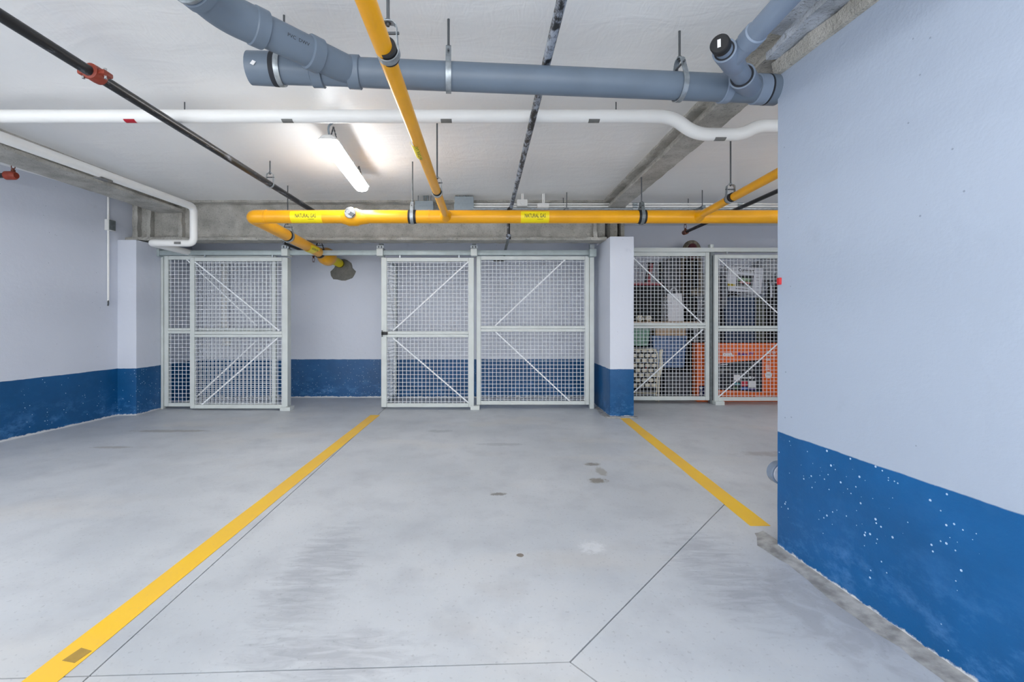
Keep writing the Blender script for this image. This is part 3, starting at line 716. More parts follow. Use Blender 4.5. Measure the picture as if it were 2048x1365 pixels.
for lx_, ly_, lb_ in ((-2.7,.15,'unseen batten lamp added over the aisle at left to brighten the ceiling'), (.55,.15,'unseen batten lamp added over the aisle at the middle to brighten the ceiling'), (-4.2,.9,'unseen batten lamp added beside the left wall to brighten the ceiling')):  # extra lamps outside the view, put in to brighten ceiling and walls
    lamp(lx_, ly_-.6, lx_, ly_+.6, 2.445, lb_)

# ------------------------------------------------------------------ electrical gear
cb = empty('junction_box', (-4.44, 5.33, 2.28), 'small grey junction box with conduit on the left wall', 'electrical box')
xw = lw(5.33)
part(MB().box(xw, xw+.05, 5.28, 5.38, Z(462,5.33), Z(440,5.33)), 'box', 'wbox', cb, bevel=.004)
part(MB().box(xw+.05, xw+.054, 5.285, 5.375, Z(461,5.33), Z(441,5.33)), 'cover', 'zinc', cb)
part(MB().cyl((xw+.02,5.31,CEIL), (xw+.02,5.31,Z(440,5.33)), .011, seg=12), 'conduit', 'insul', cb)
part(MB().cyl((xw+.02,5.31,Z(462,5.33)), (xw+.02,5.31,Z(604,5.33)), .011, seg=12), 'conduit', 'insul', cb)
part(MB().tube([(xw+.02,5.31,Z(600,5.33)), (xw+.03,5.30,Z(607,5.33)), (xw+.035,5.29,Z(612,5.33))], .008, .01, 8), 'cord_end', 'rod', cb)
CYD = 5.3
def jbox(px0, px1, py0, py1, rods, label):
    e = empty('junction_box', P((px0+px1)/2, py1, CYD), label, 'electrical box')
    part(MB().box(X(px0,CYD), X(px1,CYD), CYD, CYD+.12, Z(py1,CYD), Z(py0,CYD)), 'box', 'box', e, bevel=.004)
    part(MB().box(X(px0,CYD)-.004, X(px1,CYD)+.004, CYD-.006, CYD, Z(py1,CYD)-.002, Z((py0+py1)/2,CYD)), 'cover', 'box', e, bevel=.002)
    for px, r in rods: part(MB().cyl((X(px,CYD),CYD+.05,Z(py0,CYD)-.01), (X(px,CYD),CYD+.05,CEIL), r, seg=10), 'riser', 'zinc', e)
    return e
jbox(830, 866, 402, 421, ((835,.005),(847,.007),(850,.009),(854,.012),(861,.005)), 'lower grey junction box with risers behind the gas branch joint')
jbox(909, 947, 393, 420, ((911,.005),(919,.006),(927,.007),(930,.008),(936,.005)), 'taller grey junction box with risers right of the gas branch joint')
for i, (zz, rr, lbl) in enumerate(((2.443,.012,'lowest thin steel conduit running behind the gas pipe'), (2.478,.012,'middle thin steel conduit running behind the gas pipe'), (2.515,.010,'topmost thin pale conduit running behind the gas pipe'))):
    y = CYD+.03*i
    e = empty('conduit', (1.5, y, zz), lbl, 'conduit', 'conduits behind the gas pipe'); part(MB().cyl((X(945,y),y,zz), (5.15,y,zz), rr, seg=12), 'tube', 'insul' if i else 'galv', e)
    for px in (1090, 1270, 1480): part(MB().cyl((X(px,y)-.03,y,zz), (X(px,y)+.03,y,zz), rr+.005, seg=12), 'coupling', 'galv', e)
def wbox(px0, px1, py0, py1, rods, label):
    e = empty('junction_box', P((px0+px1)/2, py1, CYD-.06), label, 'electrical box'); y = CYD-.06
    part(MB().box(X(px0,y), X(px1,y), y, y+.06, Z(py1,y), Z(py0,y)), 'box', 'wbox', e, bevel=.004)
    part(MB().lathe(((X(px0,y)+X(px1,y))/2, y, (Z(py1,y)+Z(py0,y))/2), (0,-1,0), [(0,.022),(.008,.022)], 16), 'cover', 'wbox', e)
    for px in rods: part(MB().cyl((X(px,y),y+.03,Z(py0,y)-.01), (X(px,y),y+.03,CEIL), .007, seg=10), 'riser', 'insul', e)
wbox(1034, 1055, 399, 412, (1044, 1047), 'small white box with risers just right of the middle sprinkler pipe')
wbox(1075, 1098, 406, 415, (1086, 1089), 'flat white box on the conduits above the right pipe label')
su = empty('strut_channel', (2.40, 5.3, 2.40), 'grey slotted strut with rods under the conduits at right', 'bracket')
part(MB().box(2.38,2.42,5.08,5.52,2.402,2.429), 'channel', 'zinc', su, bevel=.004); 
for yy in (5.12, 5.48): part(MB().cyl((2.40,yy,2.40), (2.40,yy,CEIL), .005, seg=8), 'rod', 'rod', su)
su = empty('strut_channel', (.89, 5.3, 2.40), 'pale slotted strut with rods under the conduits near the middle', 'bracket')
part(MB().box(.87,.91,5.18,5.48,2.402,2.429), 'channel', 'zinc', su, bevel=.004)
for yy in (5.21, 5.45): part(MB().cyl((.89,yy,2.40), (.89,yy,CEIL), .005, seg=8), 'rod', 'rod', su)

# ------------------------------------------------------------------ wire mesh cages
def mesh_panel(name, label, cat, x0, x1, z0, z1, y, zmid, braces=(), stile=.055, rail=.05, mid=.075, dep=.04, top=None, latch=None, foot=None, group='wire mesh cage panels'):
    e = empty(name, ((x0+x1)/2, y, 0), label, cat, group); h = dep/2; top = rail if top is None else top
    part(MB().box(x0, x0+stile, y-h, y+h, z0, z1), 'stile', 'cage', e, bevel=.004, segs=1)
    part(MB().box(x1-stile, x1, y-h, y+h, z0, z1), 'stile', 'cage', e, bevel=.004, segs=1)
    part(MB().box(x0+stile, x1-stile, y-h, y+h, z0, z0+rail), 'rail', 'cage', e, bevel=.004, segs=1)
    part(MB().box(x0+stile, x1-stile, y-h, y+h, z1-top, z1), 'rail', 'cage', e, bevel=.004, segs=1)
    part(MB().box(x0+stile, x1-stile, y-h, y+h, zmid-mid/2, zmid-.002), 'rail', 'cage', e, bevel=.003, segs=1)
    part(MB().box(x0+stile, x1-stile, y-h, y+h, zmid+.002, zmid+mid/2), 'rail', 'cage', e, bevel=.003, segs=1)
    wm = MB(); s_ = .0495; r = .0025
    n = int((x1-x0-2*stile)/s_); off = (x1-x0-2*stile-n*s_)/2
    for i in range(n+1):
        x = x0+stile+off+i*s_
        wm.box(x-r, x+r, y-r, y+r, z0+rail, zmid-mid/2); wm.box(x-r, x+r, y-r, y+r, zmid+mid/2, z1-top)
    z = z0+rail+.02
    while z < z1-top:
        if not (zmid-mid/2 < z < zmid+mid/2): wm.box(x0+stile, x1-stile, y-3*r, y-r, z-r, z+r)
        z += s_
    o = part(wm, 'wire_mesh', 'wire', e, smooth=False); o['kind'] = 'stuff'
    for (xa, za, xb, zb) in braces:
        part(MB().bar((xa,y-.012,za), (xb,y-.012,zb), .016, .008), 'brace', 'wire', e, smooth=False)
    return e
def brpx(y, *segs): return [(X(a,y), Z(b,y), X(c,y), Z(d,y)) for a,b,c,d in segs]
YF, YD = 5.88, 5.82
e = mesh_panel('cage_panel', 'fixed wire mesh panel behind the sliding door at far left', 'cage panel', X(330,YF), X(553,YF), .03, 1.975, YF, Z(662,YF), brpx(YF, (375,812,514,682), (368,513,515,652)), mid=.07)
part(MB().box(-4.222, X(330,YF)-.004, YF-.03, YF+.03, 0, 1.98), 'post', 'cage', e, bevel=.004, segs=1)
e = mesh_panel('cage_door', 'wire mesh sliding door pushed to the far left', 'cage door', X(385,YD), X(576,YD), .022, Z(516,YD), YD-.03, Z(669,YD), brpx(YD-.03, (391,524,560,662), (400,814,556,677)))
part(MB().box(X(566,YD), X(586,YD), YD-.09, YD+.05, 0, .045), 'floor_guide', 'cage', e, bevel=.004)
part(MB().box(X(576,YD)-.004, X(576,YD)+.016, YD-.05, YD+.05, .05, Z(517,YD)), 'edge_strip', 'cage', e)
YM = 5.84
e = mesh_panel('cage_door', 'wire mesh sliding door with black latch in the middle', 'cage door', X(763,YM), X(948,YM), .03, Z(516,YM), YM, Z(669,YM), brpx(YM, (786,662,940,521), (786,676,941,809)), stile=.07)
lt = part(MB().box(X(764,YM), X(776,YM), YM-.04, YM-.02, Z(670,YM), Z(664,YM)), 'latch', 'rubber', e, bevel=.003)
part(MB().cyl((X(766,YM),YM-.05,Z(661,YM)), (X(766,YM),YM-.05,Z(674,YM)), .005, seg=8), 'latch_pin', 'rubber', lt)
part(MB().box(X(941,YM), X(959,YM), YM-.05, YM+.06, 0, .05), 'floor_guide', 'cage', e, bevel=.004)
e = mesh_panel('cage_panel', 'fixed wire mesh panel next to the column', 'cage panel', X(953,5.9), X(1178,5.9), .05, 1.975, 5.9, Z(658,5.9), brpx(5.9, (990,652,1137,513), (991,664,1140,803)))
part(MB().box(X(1178.5,5.9), X(1187.5,5.9), 5.87, 5.93, 0, 1.98), 'post', 'cage', e, bevel=.004, segs=1)
# side partition of the middle cage
sxp = X(766, 5.9)
e = empty('cage_panel', (sxp, 6.3, 0), 'narrow side mesh panel running back to the wall in the middle', 'cage panel', 'wire mesh cage panels')
for yy in (5.9, 6.66): part(MB().box(sxp-.02, sxp+.02, yy, yy+.05, .02, 1.965), 'stile', 'cage', e, bevel=.003, segs=1)
for zz in (.02, .95, 1.915): part(MB().box(sxp-.02, sxp+.02, 5.95, 6.66, zz, zz+.05), 'rail', 'cage', e, bevel=.003, segs=1)
wm = MB(); r = .0025
for i in range(15): yy = 5.96+i*.0495; wm.box(sxp-r, sxp+r, yy-r, yy+r, .07, 1.915)
for i in range(38): zz = .085+i*.0495; wm.box(sxp+r, sxp+3*r, 5.95, 6.66, zz-r, zz+r)
o = part(wm, 'wire_mesh', 'wire', e, smooth=False); o['kind'] = 'stuff'
part(MB().bar((sxp+.01,5.96,1.9), (sxp+.01,6.64,1.02), .016, .008, (1,0,0)), 'brace', 'wire', e); part(MB().bar((sxp+.01,5.96,.95), (sxp+.01,6.64,.1), .016, .008, (1,0,0)), 'brace', 'wire', e)
# track over the middle cages
tr = empty('door_track', (-1.4, 5.86, 1.98), 'long grey steel track above the left and middle mesh doors', 'door track')
part(MB().box(X(316,5.86), X(1190,5.86), 5.84, 5.90, 1.982, 2.045), 'track_beam', 'track', tr, bevel=.006)
part(MB().box(X(316,5.86), X(572,5.86), 5.79, 5.84, 1.975, 2.03), 'track_channel', 'track', tr, bevel=.004)
part(MB().box(X(763,5.84), X(948,5.84), 5.81, 5.84, 1.978, 2.03), 'track_channel', 'track', tr, bevel=.004)
for px in (570, 760, 948):
    x = X(px, 5.8); bk = part(MB().box(x-.04, x+.04, 5.78, 5.92, 1.965, 2.055), 'bracket', 'cage', tr, bevel=.004)
    part(MB().box(x-.045, x+.045, 5.80, 5.806, 2.055, 2.10), 'slotted_angle', 'galv', bk); part(MB().box(x-.045, x+.045, 5.80, 5.90, 2.055, 2.061), 'slotted_angle', 'galv', bk)
    for dx in (-.025, .012): part(MB().box(x+dx, x+dx+.016, 5.796, 5.80, 2.066, 2.092), 'slot', 'rod', bk)
    part(MB().box(x-.026, x+.026, 5.85, 5.89, 2.055, 2.13), 'hanger_post', 'zinc', bk)
for px in (319, 1184):
    x = X(px, 5.85); bk = part(MB().box(x-.045, x+.045, 5.78, 5.93, 1.955, 2.055), 'end_bracket', 'track', tr, bevel=.012)
    part(MB().box(x-.028, x+.028, 5.84, 5.90, 2.05, 2.12), 'slotted_angle', 'galv', bk)
for px in (410, 545, 800, 918):
    yy = 5.80 if px < 600 else 5.83; x = X(px, yy); part(MB().box(x-.008, x+.008, yy-.006, yy+.006, 1.935, 1.98), 'roller_bolt', 'galv', tr)

# right hand cage full of belongings
YR = 6.25
e = mesh_panel('cage_panel', 'fixed wire mesh panel in front of the stored belongings right of the column', 'cage panel', X(1236,YR), X(1418,YR), .045, Z(505,YR), YR, Z(652,YR), brpx(YR, (1250,501,1404,648), (1250,800,1405,659)), rail=.055)
part(MB().box(X(1418.5,YR), X(1427,YR), YR-.03, YR+.04, 0, Z(504,YR)), 'post', 'zinc', e, bevel=.004, segs=1)
YQ = 6.18
e = mesh_panel('cage_door', 'wire mesh sliding door in front of the orange television carton', 'cage door', X(1427.5,YQ), X(1427.5,YQ)+1.29, .05, Z(510,YQ), YQ, Z(657.5,YQ), brpx(YQ, (1435,517,1572,643), (1433,797,1572,672)))
part(MB().box(X(1427,YQ), X(1445,YQ), YQ-.06, YQ+.06, 0, .05), 'floor_guide', 'cage', e, bevel=.004)
tr = empty('door_track', (3, 6.23, 2.06), 'white steel track above the full storage cage at right', 'door track')
part(MB().box(1.70, X(1427.5,YQ)+1.32, 6.19, 6.27, Z(505,YR)-.002, Z(497,YR)), 'track_beam', 'cage', tr, bevel=.005)
part(MB().box(X(1417,YR), X(1424,YR), 6.20, 6.26, Z(497,YR), Z(490,YR)), 'bracket', 'cage', tr, bevel=.003)
part(MB().box(X(1454,YQ)-.008, X(1454,YQ)+.008, 6.176, 6.188, Z(511,YQ), Z(505,YR)), 'roller_bolt', 'galv', tr)

# shelving behind the mesh
sh = empty('storage_shelf', (2.55, 6.75, 0), 'dark metal shelf holding suitcase and bags behind the mesh', 'shelf')
for x in (1.80, 3.02):
    for y in (6.56, 6.98): part(MB().box(x-.015, x+.015, y-.015, y+.015, 0, 1.16), 'post', 'black_cloth', sh)
part(MB().box(1.78, 3.04, 6.54, 7.0, 1.10, 1.125), 'shelf_board', 'cardboard', sh); part(MB().box(1.78, 3.04, 6.54, 7.0, .43, .452), 'shelf_board', 'black_cloth', sh)
# television carton
ty, tx0, tx1, tz0, tz1 = 6.37, X(1394,6.37), X(1394,6.37)+1.25, .004, .822
tv = empty('television_carton', ((tx0+tx1)/2, ty, 0), 'bright orange television carton standing on the floor of the cage', 'box')
part(MB().box(tx0, tx1, ty, ty+.16, tz0, tz1), 'carton', 'orange', tv, bevel=.004)
def front(y): return lambda u, v: Vector((u, y, v))
tf = ty-.0015
def quad(pts, name, mat, parent, y=tf):
    a = [Vector((X(px, ty), y, Z(py, ty))) for px, py in pts]; b = [q+Vector((0,.0012,0)) for q in a]; n = len(a)
    return part(MB().add(a+b, [tuple(range(n)), tuple(range(n,2*n))[::-1]]+[(i,(i+1)%n,n+(i+1)%n,n+i) for i in range(n)]), name, mat, parent, smooth=False)
def tvtext(txt, px, py, hpx, mat, align='LEFT', bold=.0, sx=1.0, y=tf-.001):
    x = X(px, ty); z = Z(py, ty); return text_mesh(txt, hpx*ty/F, lambda u, v: Vector((x+u, y, z+v)), 'lettering', mat, tv, align, bold, sx)
quad([(1434,728),(1480,723),(1524,720),(1524,785),(1480,782),(1434,780)], 'printed_screen', 'tvblack', tv)
tvtext('onn.', 1446, 709, 12, 'white_ink', bold=.006); tvtext('Roku TV', 1476, 709, 8.5, 'purple', bold=.003)
tvtext('50 in', 1533, 706, 9, 'white_ink', bold=.001); quad([(1532,712),(1553,712),(1553,713),(1532,713)], 'printed_rule', 'white_ink', tv)
tvtext('4K', 1531.5, 720, 8.5, 'white_ink', bold=.001)
for i in range(4): quad([(1531,730+i*2.8),(1539,730+i*2.8),(1539,731.4+i*2.8),(1531,731.4+i*2.8)], 'printed_rule', 'white_ink', tv)
quad([(1537+6.8*math.cos(a*math.pi/10), 750.5+6.8*math.sin(a*math.pi/10)) for a in range(20)], 'printed_seal', 'white_ink', tv)
quad([(1532,749.8),(1542,749.8),(1542,750.6),(1532,750.6)], 'printed_rule', 'tag', tv, tf-.001)
ys = tf-.0012
for pts, mt in (([(1467,750),(1480,750),(1480,761),(1467,761)], 'white_ink'), ([(1482,763),(1495,763),(1495,773),(1482,773)], 'red_tile'), ([(1496.5,763),(1511.5,763),(1511.5,775.5),(1496.5,775.5)], 'white_ink'),
                ([(1468,766),(1479,766),(1479,771),(1468,771)], 'teal_tile'), ([(1466,774),(1475,774),(1475,779),(1466,779)], 'green_tile'), ([(1482,775),(1495,775),(1495,780),(1482,780)], 'blue_tile'), ([(1497,777),(1511,777),(1511,780.5),(1497,780.5)], 'violet_tile'),
                ([(1440,737.5),(1462,737.5),(1462,740),(1440,740)], 'tag'), ([(1441,742),(1447,742),(1447,747),(1441,747)], 'tag'), ([(1440,729.6),(1455,728.4),(1455,729.8),(1440,731)], 'white_ink')):
    quad(pts, 'printed_tile', mt, tv, ys)
y2 = ys-.001
tvtext('Disney+', 1482.5, 756, 4.6, 'white_ink', bold=.001, y=y2); tvtext('tv', 1503, 755.5, 8, 'white_ink', bold=.002, y=y2)
quad([(1500+2.6*math.cos(a*math.pi/6), 755.6+2.8*math.sin(a*math.pi/6)) for a in range(12)], 'printed_mark', 'white_ink', tv, y2)
for px in (1473, 1487, 1505): quad([(px-3,741),(px+3,741),(px+3,742),(px+2,742),(px+2,738.6),(px-2,738.6),(px-2,742),(px-3,742)], 'printed_mark', 'tag', tv, y2)
quad([(1459,794),(1492,794),(1492,796.2),(1459,796.2)], 'printed_rule', 'white_ink', tv)
for a, b in ((1511,1525),(1527,1541),(1544,1556)): quad([(a,793.6),(b,793.6),(b,796.4),(a,796.4)], 'printed_rule', 'white_ink', tv)
quad([(1398,772),(1415,772),(1415,797),(1398,797)], 'printed_panel', 'navyink', tv)
for px, py in ((1399.5,774.5),(1399.5,785)): quad([(px,py),(px+5,py),(px+5,py+5),(px,py+5)], 'printed_mark', 'white_ink', tv, y2)
quad([(1409,780),(1413,780),(1413,784),(1409,784)], 'printed_mark', 'red_tile', tv, y2)
# blue tote, carton on it, green tote
def tote(x0, x1_, y0, y1, z0, z1, mat, label, lid=True):
    e = empty('storage_tote', ((x0+x1_)/2, (y0+y1)/2, z0), label, 'storage tote'); ins = .03; zt = z1-.045
    mb = MB().add([(x0+ins,y0+ins,z0),(x1_-ins,y0+ins,z0),(x1_-ins,y1-ins,z0),(x0+ins,y1-ins,z0),(x0+.012,y0+.012,zt),(x1_-.012,y0+.012,zt),(x1_-.012,y1-.012,zt),(x0+.012,y1-.012,zt)], [(3,2,1,0),(4,5,6,7),(0,1,5,4),(1,2,6,5),(2,3,7,6),(3,0,4,7)])
    part(mb, 'body', mat, e, bevel=.012); part(MB().box(x0, x1_, y0, y1, zt, z1), 'lid', mat, e, bevel=.010)
    for i in range(4):
        x = x0+ins+.04+(x1_-x0-2*ins-.08)*i/3; part(MB().box(x-.008, x+.008, y0+.008, y0+.03, z0+.05, zt-.03), 'rib', mat, e, bevel=.003)
    return e
tote(X(1304,6.6), X(1374,6.6), 6.58, 6.95, .453, Z(672,6.6), 'bluetote', 'slate blue lidded storage tote behind the mesh')
tag(MB().box(X(1311,6.62), X(1371,6.62), 6.61, 6.93, Z(672,6.6)+.001, 1.095).build('cardboard_box', 'cardboard', bevel=.004), 'tan cardboard box lying on the blue tote', 'box')
tote(1.84, X(1300,6.6), 6.55, 6.92, .77, 1.06, 'greentote', 'pale green storage tote behind the mesh at the column')
def bag(name, label, x0, x1_, y0, y1, z0, z1, mat, amp=.02, seed=0, cat='bag', power=4.0, parent=None, pname=None):
    mb = MB(); nu, nv = 24, 14
    for j in range(nv+1):
        ph = -math.pi/2+math.pi*j/nv
        for i in range(nu):
            th = 2*math.pi*i/nu
            sp_ = lambda c: math.copysign(abs(c)**(2/power), c)
            p = Vector(((x0+x1_)/2+(x1_-x0)/2*sp_(math.cos(ph))*sp_(math.cos(th)), (y0+y1)/2+(y1-y0)/2*sp_(math.cos(ph))*sp_(math.sin(th)), (z0+z1)/2+(z1-z0)/2*sp_(math.sin(ph))))
            nz = noise.noise_vector(p*7+Vector((seed,0,0)))*amp
            if p.z+nz.z < z0: nz.z = z0-p.z
            mb.v.append(p+nz)
    for j in range(nv):
        for i in range(nu): a = j*nu+i; b = j*nu+(i+1)%nu; mb.f.append((a,b,b+nu,a+nu))
    o = mb.build(pname or name, mat, None, angle=80)
    if parent is not None: o.parent = parent; o.matrix_parent_inverse = Matrix.Translation(-world_loc(parent)); return o
    return tag(o, label, cat)
bag('black_bag', 'black soft bag on the lower shelf under the green tote', 1.86, 2.32, 6.55, 6.9, .453, .765, 'black_cloth', .012, 3)
tote(X(1326,6.6), X(1398,6.6), 6.56, 6.95, .004, .40, 'dgrey', 'dark grey storage tote on the floor under the shelf')
bag('black_bag', 'black soft bag on the floor behind the woven chair', 1.86, 2.44, 6.56, 6.95, .004, .41, 'black_cloth', .012, 4)
bag('black_bag', 'black bag between the blue tote and the orange carton', X(1377,6.66), 3.0, 6.6, 6.95, .455, 1.05, 'black_cloth', .012, 5)
# suitcase with red trim and raised handle
su_ = empty('suitcase', (2.28, 6.62, 1.126), 'black suitcase with red trim standing on the shelf', 'suitcase')
sx0, sx1 = 2.08, X(1325,6.68)
part(MB().box(sx0, sx1, 6.68, 6.92, 1.13, 1.66), 'shell', 'black_cloth', su_, bevel=.03, segs=3)
part(MB().box(sx0+.01, sx1-.005, 6.672, 6.92, 1.655, 1.70), 'trim', 'suitred', su_, bevel=.008)
part(MB().bar((X(1300,6.7),6.77,1.70), (X(1306,6.7),6.77,1.985), .045, .05), 'handle_tube', 'suitred', su_, bevel=.004)
part(MB().bar((X(1295,6.7),6.78,1.70), (X(1302,6.7),6.78,1.985), .03, .05), 'handle_tube', 'rubber', su_, bevel=.004)
part(MB().box(X(1301,6.7)-.03, X(1307,6.7)+.03, 6.75, 6.81, 1.98, 2.0), 'handle_grip', 'rubber', su_, bevel=.008)
for i, px in enumerate((1281, 1298)):
    e = empty('rolled_towel', (X(px,6.55), 6.60, 1.126), 'cream rolled towel on the shelf edge, '+('left one beside the column' if i == 0 else 'right one beside the paper bag'), 'towel', 'rolled towels')
    part(MB().lathe((X(px,6.55),6.56,1.172), (0,1,0), [(0,.03),(.01,.044),(.09,.046),(.1,.03)], 18), 'roll', 'cream', e)
    part(MB().tube([(X(px,6.55)+.02*math.cos(a*.9)*(1-a*.06), 6.557, 1.172+.02*math.sin(a*.9)*(1-a*.06)) for a in range(8)], .004, 0, 6), 'rolled_edge', 'carton_white', e)
tag(MB().cyl((2.59,6.86,1.126), (2.60,6.9,2.02), .020, seg=12).build('folded_umbrella', 'rubber'), 'slim black folded umbrella standing between suitcase and garment bag', 'umbrella')
# paper bag with handles
pb = empty('paper_bag', (2.64, 6.62, 1.126), 'white paper carrier bag on the shelf', 'bag')
xa, xb = X(1335,6.58), X(1367,6.58)
part(MB().add([(xa,6.56,1.126),(xb,6.56,1.126),(xb,6.66,1.126),(xa,6.66,1.126),(xa+.002,6.59,1.527),(xb-.02,6.59,1.535),(xb-.02,6.62,1.535),(xa+.002,6.62,1.527)], [(3,2,1,0),(4,5,6,7),(0,1,5,4),(1,2,6,5),(2,3,7,6),(3,0,4,7)]), 'sack', 'paperbag', pb, bevel=.003)
for yy in (6.587, 6.623): part(MB().tube([(xa+.05,yy,1.51), (xa+.06,yy,1.60), (xa+.12,yy,1.62), (xb-.07,yy,1.51)], .0045, .03, 8), 'handle', 'carton_white', pb)
bag('black_bag', 'black duffel bag on the shelf right of the paper bag', X(1369,6.66), 3.06, 6.6, 6.95, 1.126, 1.50, 'black_cloth', .015, 6, power=5)
# hanging garments
gb = empty('garment_bag', (2.72, 6.85, 1.5), 'grey garment bag hanging behind the paper bag', 'clothes'); 
def drape(x0, x1_, y, dz0, dz1, mat, name, parent, folds=5, amp=.03, shoulder=.06):
    mb = MB(); nu, nv = 28, 16
    for j in range(nv+1):
        t = j/nv; z = dz1+(dz0-dz1)*t
        hw = (x1_-x0)/2*(min(1, .45+.55*(t/shoulder)) if t < shoulder else 1)*(1+.03*math.sin(t*5))
        for side in (-1, 1):
            for i in range(nu+1):
                u = -1+2*i/nu
                mb.v.append(Vector(((x0+x1_)/2+u*hw, y+side*(.05*math.sqrt(max(0,1-u*u))+.004)+amp*math.sin(u*folds*2.2+t*2)*(.3+t), z+.01*math.sin(u*9))))
    w_ = nu+1
    for j in range(nv):
        for s_ in range(2):
            for i in range(nu): a = (2*j+s_)*w_+i; b = (2*(j+1)+s_)*w_+i; mb.f.append((a,a+1,b+1,b))
        for i in (0, nu): a = 2*j*w_+i; b = 2*(j+1)*w_+i; mb.f.append((a,a+w_,b+w_,b))
    for j in (0, nv):
        for i in range(nu): a = 2*j*w_+i; mb.f.append((a,a+1,a+1+w_,a+w_))
    return part(mb, name, mat, parent, angle=70)
drape(X(1326,6.88), X(1372,6.88), 6.88, 1.51, 2.08, 'grey_cloth', 'cover', gb, 4, .012)
part(MB().tube([(2.75,6.88,2.07),(2.75,6.88,2.13),(2.78,6.88,2.15),(2.80,6.88,2.12)], .005, .02, 8), 'hook', 'rod', gb)
hc = empty('hooded_coat', (2.92, 6.7, 1.45), 'grey brown hooded coat with maroon lining rising above the track', 'clothes')
drape(X(1362,6.72), X(1404,6.72), 6.72, 1.51, 2.10, 'fur', 'coat_body', hc, 4, .02)
bag('', '', X(1366,6.7), X(1400,6.7), 6.60, 6.80, 2.0, Z(481,6.7), 'fur', .012, 8, power=2.4, parent=hc, pname='hood')
bag('', '', X(1378,6.58), X(1396,6.58), 6.575, 6.66, 2.02, Z(487,6.6), 'maroon', .006, 9, power=2.4, parent=hc, pname='lining')
drape(X(1370,6.655), X(1380,6.655), 6.66, 1.52, 2.04, 'black_cloth', 'front_panel', hc, 2, .006); drape(X(1386,6.655), X(1396,6.655), 6.66, 1.62, 2.02, 'black_cloth', 'front_panel', hc, 2, .006)
bag('cloth_bundle', 'pale grey cloth bundle on top of the duffel bag', X(1386,6.78), X(1420,6.78), 6.82, 7.03, 1.502, 1.86, 'pale_cloth', .02, 10, 'cloth')
# behind the right hand door
tag(MB().box(X(1438,6.7), X(1502,6.7), 6.56, 6.98, .004, .752).build('storage_crate', 'black_cloth', bevel=.015), 'black crate on the floor behind the orange carton', 'crate')
ns = empty('suitcase', (3.6, 6.75, .755), 'navy blue suitcase below the white oven carton', 'suitcase')
part(MB().box(X(1449,6.6), X(1511,6.6), 6.60, 6.90, .755, 1.485), 'shell', 'navy', ns, bevel=.03, segs=3)
for px in (1462, 1474, 1486, 1498): part(MB().box(X(px,6.6)-.012, X(px,6.6)+.012, 6.592, 6.61, .80, 1.44), 'shell_rib', 'navy', ns, bevel=.006)
part(MB().tube([(3.52,6.7,1.48),(3.53,6.7,1.52),(3.66,6.7,1.52),(3.67,6.7,1.48)], .01, .02, 8), 'handle', 'rubber', ns)
oc = empty('oven_carton', (3.68, 6.7, 1.49), 'tilted white oven carton with product picture on the navy suitcase', 'box')
ox0, oz0 = X(1453,6.56), Z(582,6.56); ang = math.radians(-4.2); Ro = Matrix.Translation((ox0,6.56,oz0)) @ Matrix.Rotation(-ang, 4, 'Y')
ow, oh = 70*6.56/F, 50.5*6.56/F
part(MB().box(0, ow, 0, .34, 0, oh).xform(Ro), 'carton', 'carton_white', oc, bevel=.004)
def oq(u0, v0, u1, v1, name, mat, y=-.0016): return part(MB().box(u0*ow, u1*ow, y, y+.0012, v0*oh, v1*oh).xform(Ro), name, mat, oc, smooth=False)
oq(.26,.20,.74,.68,'printed_oven','tvblack'); oq(.29,.42,.66,.56,'printed_food','meal_green',-.0026); oq(.36,.34,.66,.41,'printed_food','meal_red',-.0026); oq(.27,.20,.68,.30,'printed_tray','tag',-.0026)
oq(.02,.20,.23,.29,'printed_badge','yellow_ink'); oq(.03,.235,.22,.25,'printed_rule','ink',-.0026); oq(.20,.775,.92,.785,'printed_rule','tag')
for i in range(4): oq(.80,.60-.10*i,.92,.61-.10*i,'printed_rule','tag')
oq(.26,.10,.64,.125,'printed_rule','ink')
text_mesh('Cuisinart', .062, lambda u, v: Ro @ Vector((ow*.52+u, -.003, oh*.86+v)), 'lettering', 'ink', oc, bold=.001)
bag('grey_bag', 'grey and black soft bag squeezed left of the oven carton', X(1433,6.6), X(1448,6.6), 6.45, 6.9, 1.30, 1.80, 'grey_cloth', .015, 12)
bag('black_bag', 'black bag under the grey one behind the cage post', X(1431,6.6), X(1448.5,6.6), 6.55, 6.9, .76, 1.295, 'black_cloth', .01, 13, power=6)
bag('olive_bag', 'dark olive bag standing right of the navy suitcase', X(1512.5,6.6), X(1531,6.6), 6.58, 6.95, .01, 1.48, 'olive', .012, 14, power=8)
fc = empty('folding_chair', (4.08, 6.7, 0), 'folded dark camp chair with a pale pole at the far right', 'chair')
for i, (pa, pb_) in enumerate((((1536,560),(1556,700)), ((1556,556),(1535,700)), ((1549,548),(1549,720)))): part(MB().cyl(P(pa[0],pa[1],6.62+.04*i), P(pb_[0],pb_[1],6.62+.04*i), .014, seg=10), 'frame_tube', 'rubber' if i < 2 else 'dgrey', fc)
part(MB().cyl(P(1543,571,6.56), P(1543,596,6.56), .012, seg=10), 'pole', 'carton_white', fc)
drape(X(1534,6.78), X(1562,6.78), 6.80, .62, 1.66, 'black_cloth', 'seat_cloth', fc, 3, .02)
part(MB().cyl(P(1536,690,6.7), (X(1536,6.7),6.7,.0), .014, seg=10), 'leg', 'rubber', fc); part(MB().cyl(P(1556,690,6.7), (X(1556,6.7),6.7,.0), .014, seg=10), 'leg', 'rubber', fc)
bag('grey_cushion', 'grey rounded cushion on top at the far right behind the mesh', X(1513,6.9), X(1566,6.9), 6.78, 7.03, 1.70, Z(516,6.9), 'pale_cloth', .02, 15, 'cushion', 3)
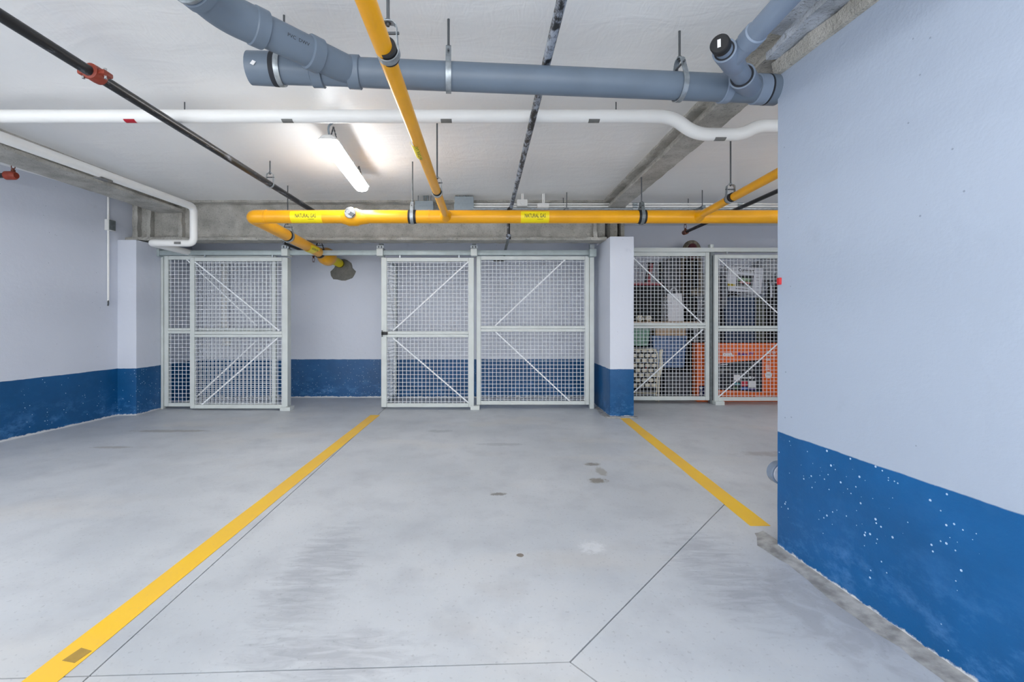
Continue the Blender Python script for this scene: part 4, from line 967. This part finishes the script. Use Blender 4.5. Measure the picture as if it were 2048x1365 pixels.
# woven folding chair leaning near the column
wc = empty('woven_chair', (2.15, 6.42, 0), 'cream folding chair with woven webbing leaning by the column', 'chair')
cy_ = 6.40; z0_, z1_ = Z(775,cy_), Z(699,cy_); wx0, wx1 = X(1257,cy_), X(1313,cy_)
for i in range(8):
    x = wx0+.03+i*(wx1-wx0-.03)/8; part(MB().box(x, x+.024, cy_-.002, cy_+.002, z0_, z1_), 'dark_strap', 'rubber', wc, smooth=False)
nr = 8
for r_ in range(nr):
    zc = z0_+.03+(z1_-z0_-.05)*r_/(nr-1); mb = MB(); n = 33
    for i in range(n):
        x = wx0+(wx1-wx0)*i/(n-1); yo = .007*math.cos(math.pi*(x-wx0-.042)/((wx1-wx0-.03)/8)+math.pi*r_)
        for dz, dy in ((-.024,-.001),(.024,-.001),(.024,.001),(-.024,.001)): mb.v.append(Vector((x, cy_+yo+dy, zc+dz)))
    for i in range(n-1):
        for q in range(4): a = 4*i+q; b = 4*i+(q+1)%4; mb.f.append((a,b,b+4,a+4))
    part(mb, 'woven_strap', 'cream', wc, angle=60)
part(MB().tube([P(1262,700,cy_), P(1310,699,cy_), P(1316,712,cy_), P(1314,760,cy_), (X(1312,cy_),cy_,.01)], .010, .05, 10), 'frame_tube', 'cream', wc)
part(MB().tube([(X(1255,cy_),cy_,Z(786,cy_)), (X(1312,cy_),cy_,Z(787,cy_))], .009, 0, 10), 'rung', 'cream', wc)
part(MB().tube([(X(1256,cy_),cy_,Z(698,cy_)), (X(1255,cy_),cy_,.01)], .010, 0, 10), 'frame_tube', 'cream', wc)
am = MB()
arm = [(1318,699,1325,699),(1317,712,1323,712),(1318,722,1324,721),(1317,735,1325,733),(1316,744,1322,744),(1315,754,1319,754)]
for a, b, c, d in arm:
    for px, py in ((a,b),(c,d)):
        for yy in (cy_-.03, cy_-.012): q = P(px, py, cy_); am.v.append(Vector((q.x, yy, q.z)))
for i in range(len(arm)-1):
    o_ = 4*i
    for a, b in ((0,2),(2,3),(3,1),(1,0)): am.f.append((o_+a,o_+b,o_+4+b,o_+4+a))
am.f += [(0,1,3,2), tuple(4*(len(arm)-1)+k_ for k_ in (0,2,3,1))]
part(am, 'armrest', 'cream', wc, bevel=.003, segs=1)
part(MB().cyl((X(1318,cy_),cy_-.02,Z(752,cy_)), (X(1316,cy_),cy_-.02,.005), .009, seg=10), 'leg', 'cream', wc)
bag('red_pouch', 'tiny red pouch behind the woven chair', X(1288,6.53), X(1294,6.53), 6.505, 6.54, .453, .50, 'red_plastic', .002, 17)
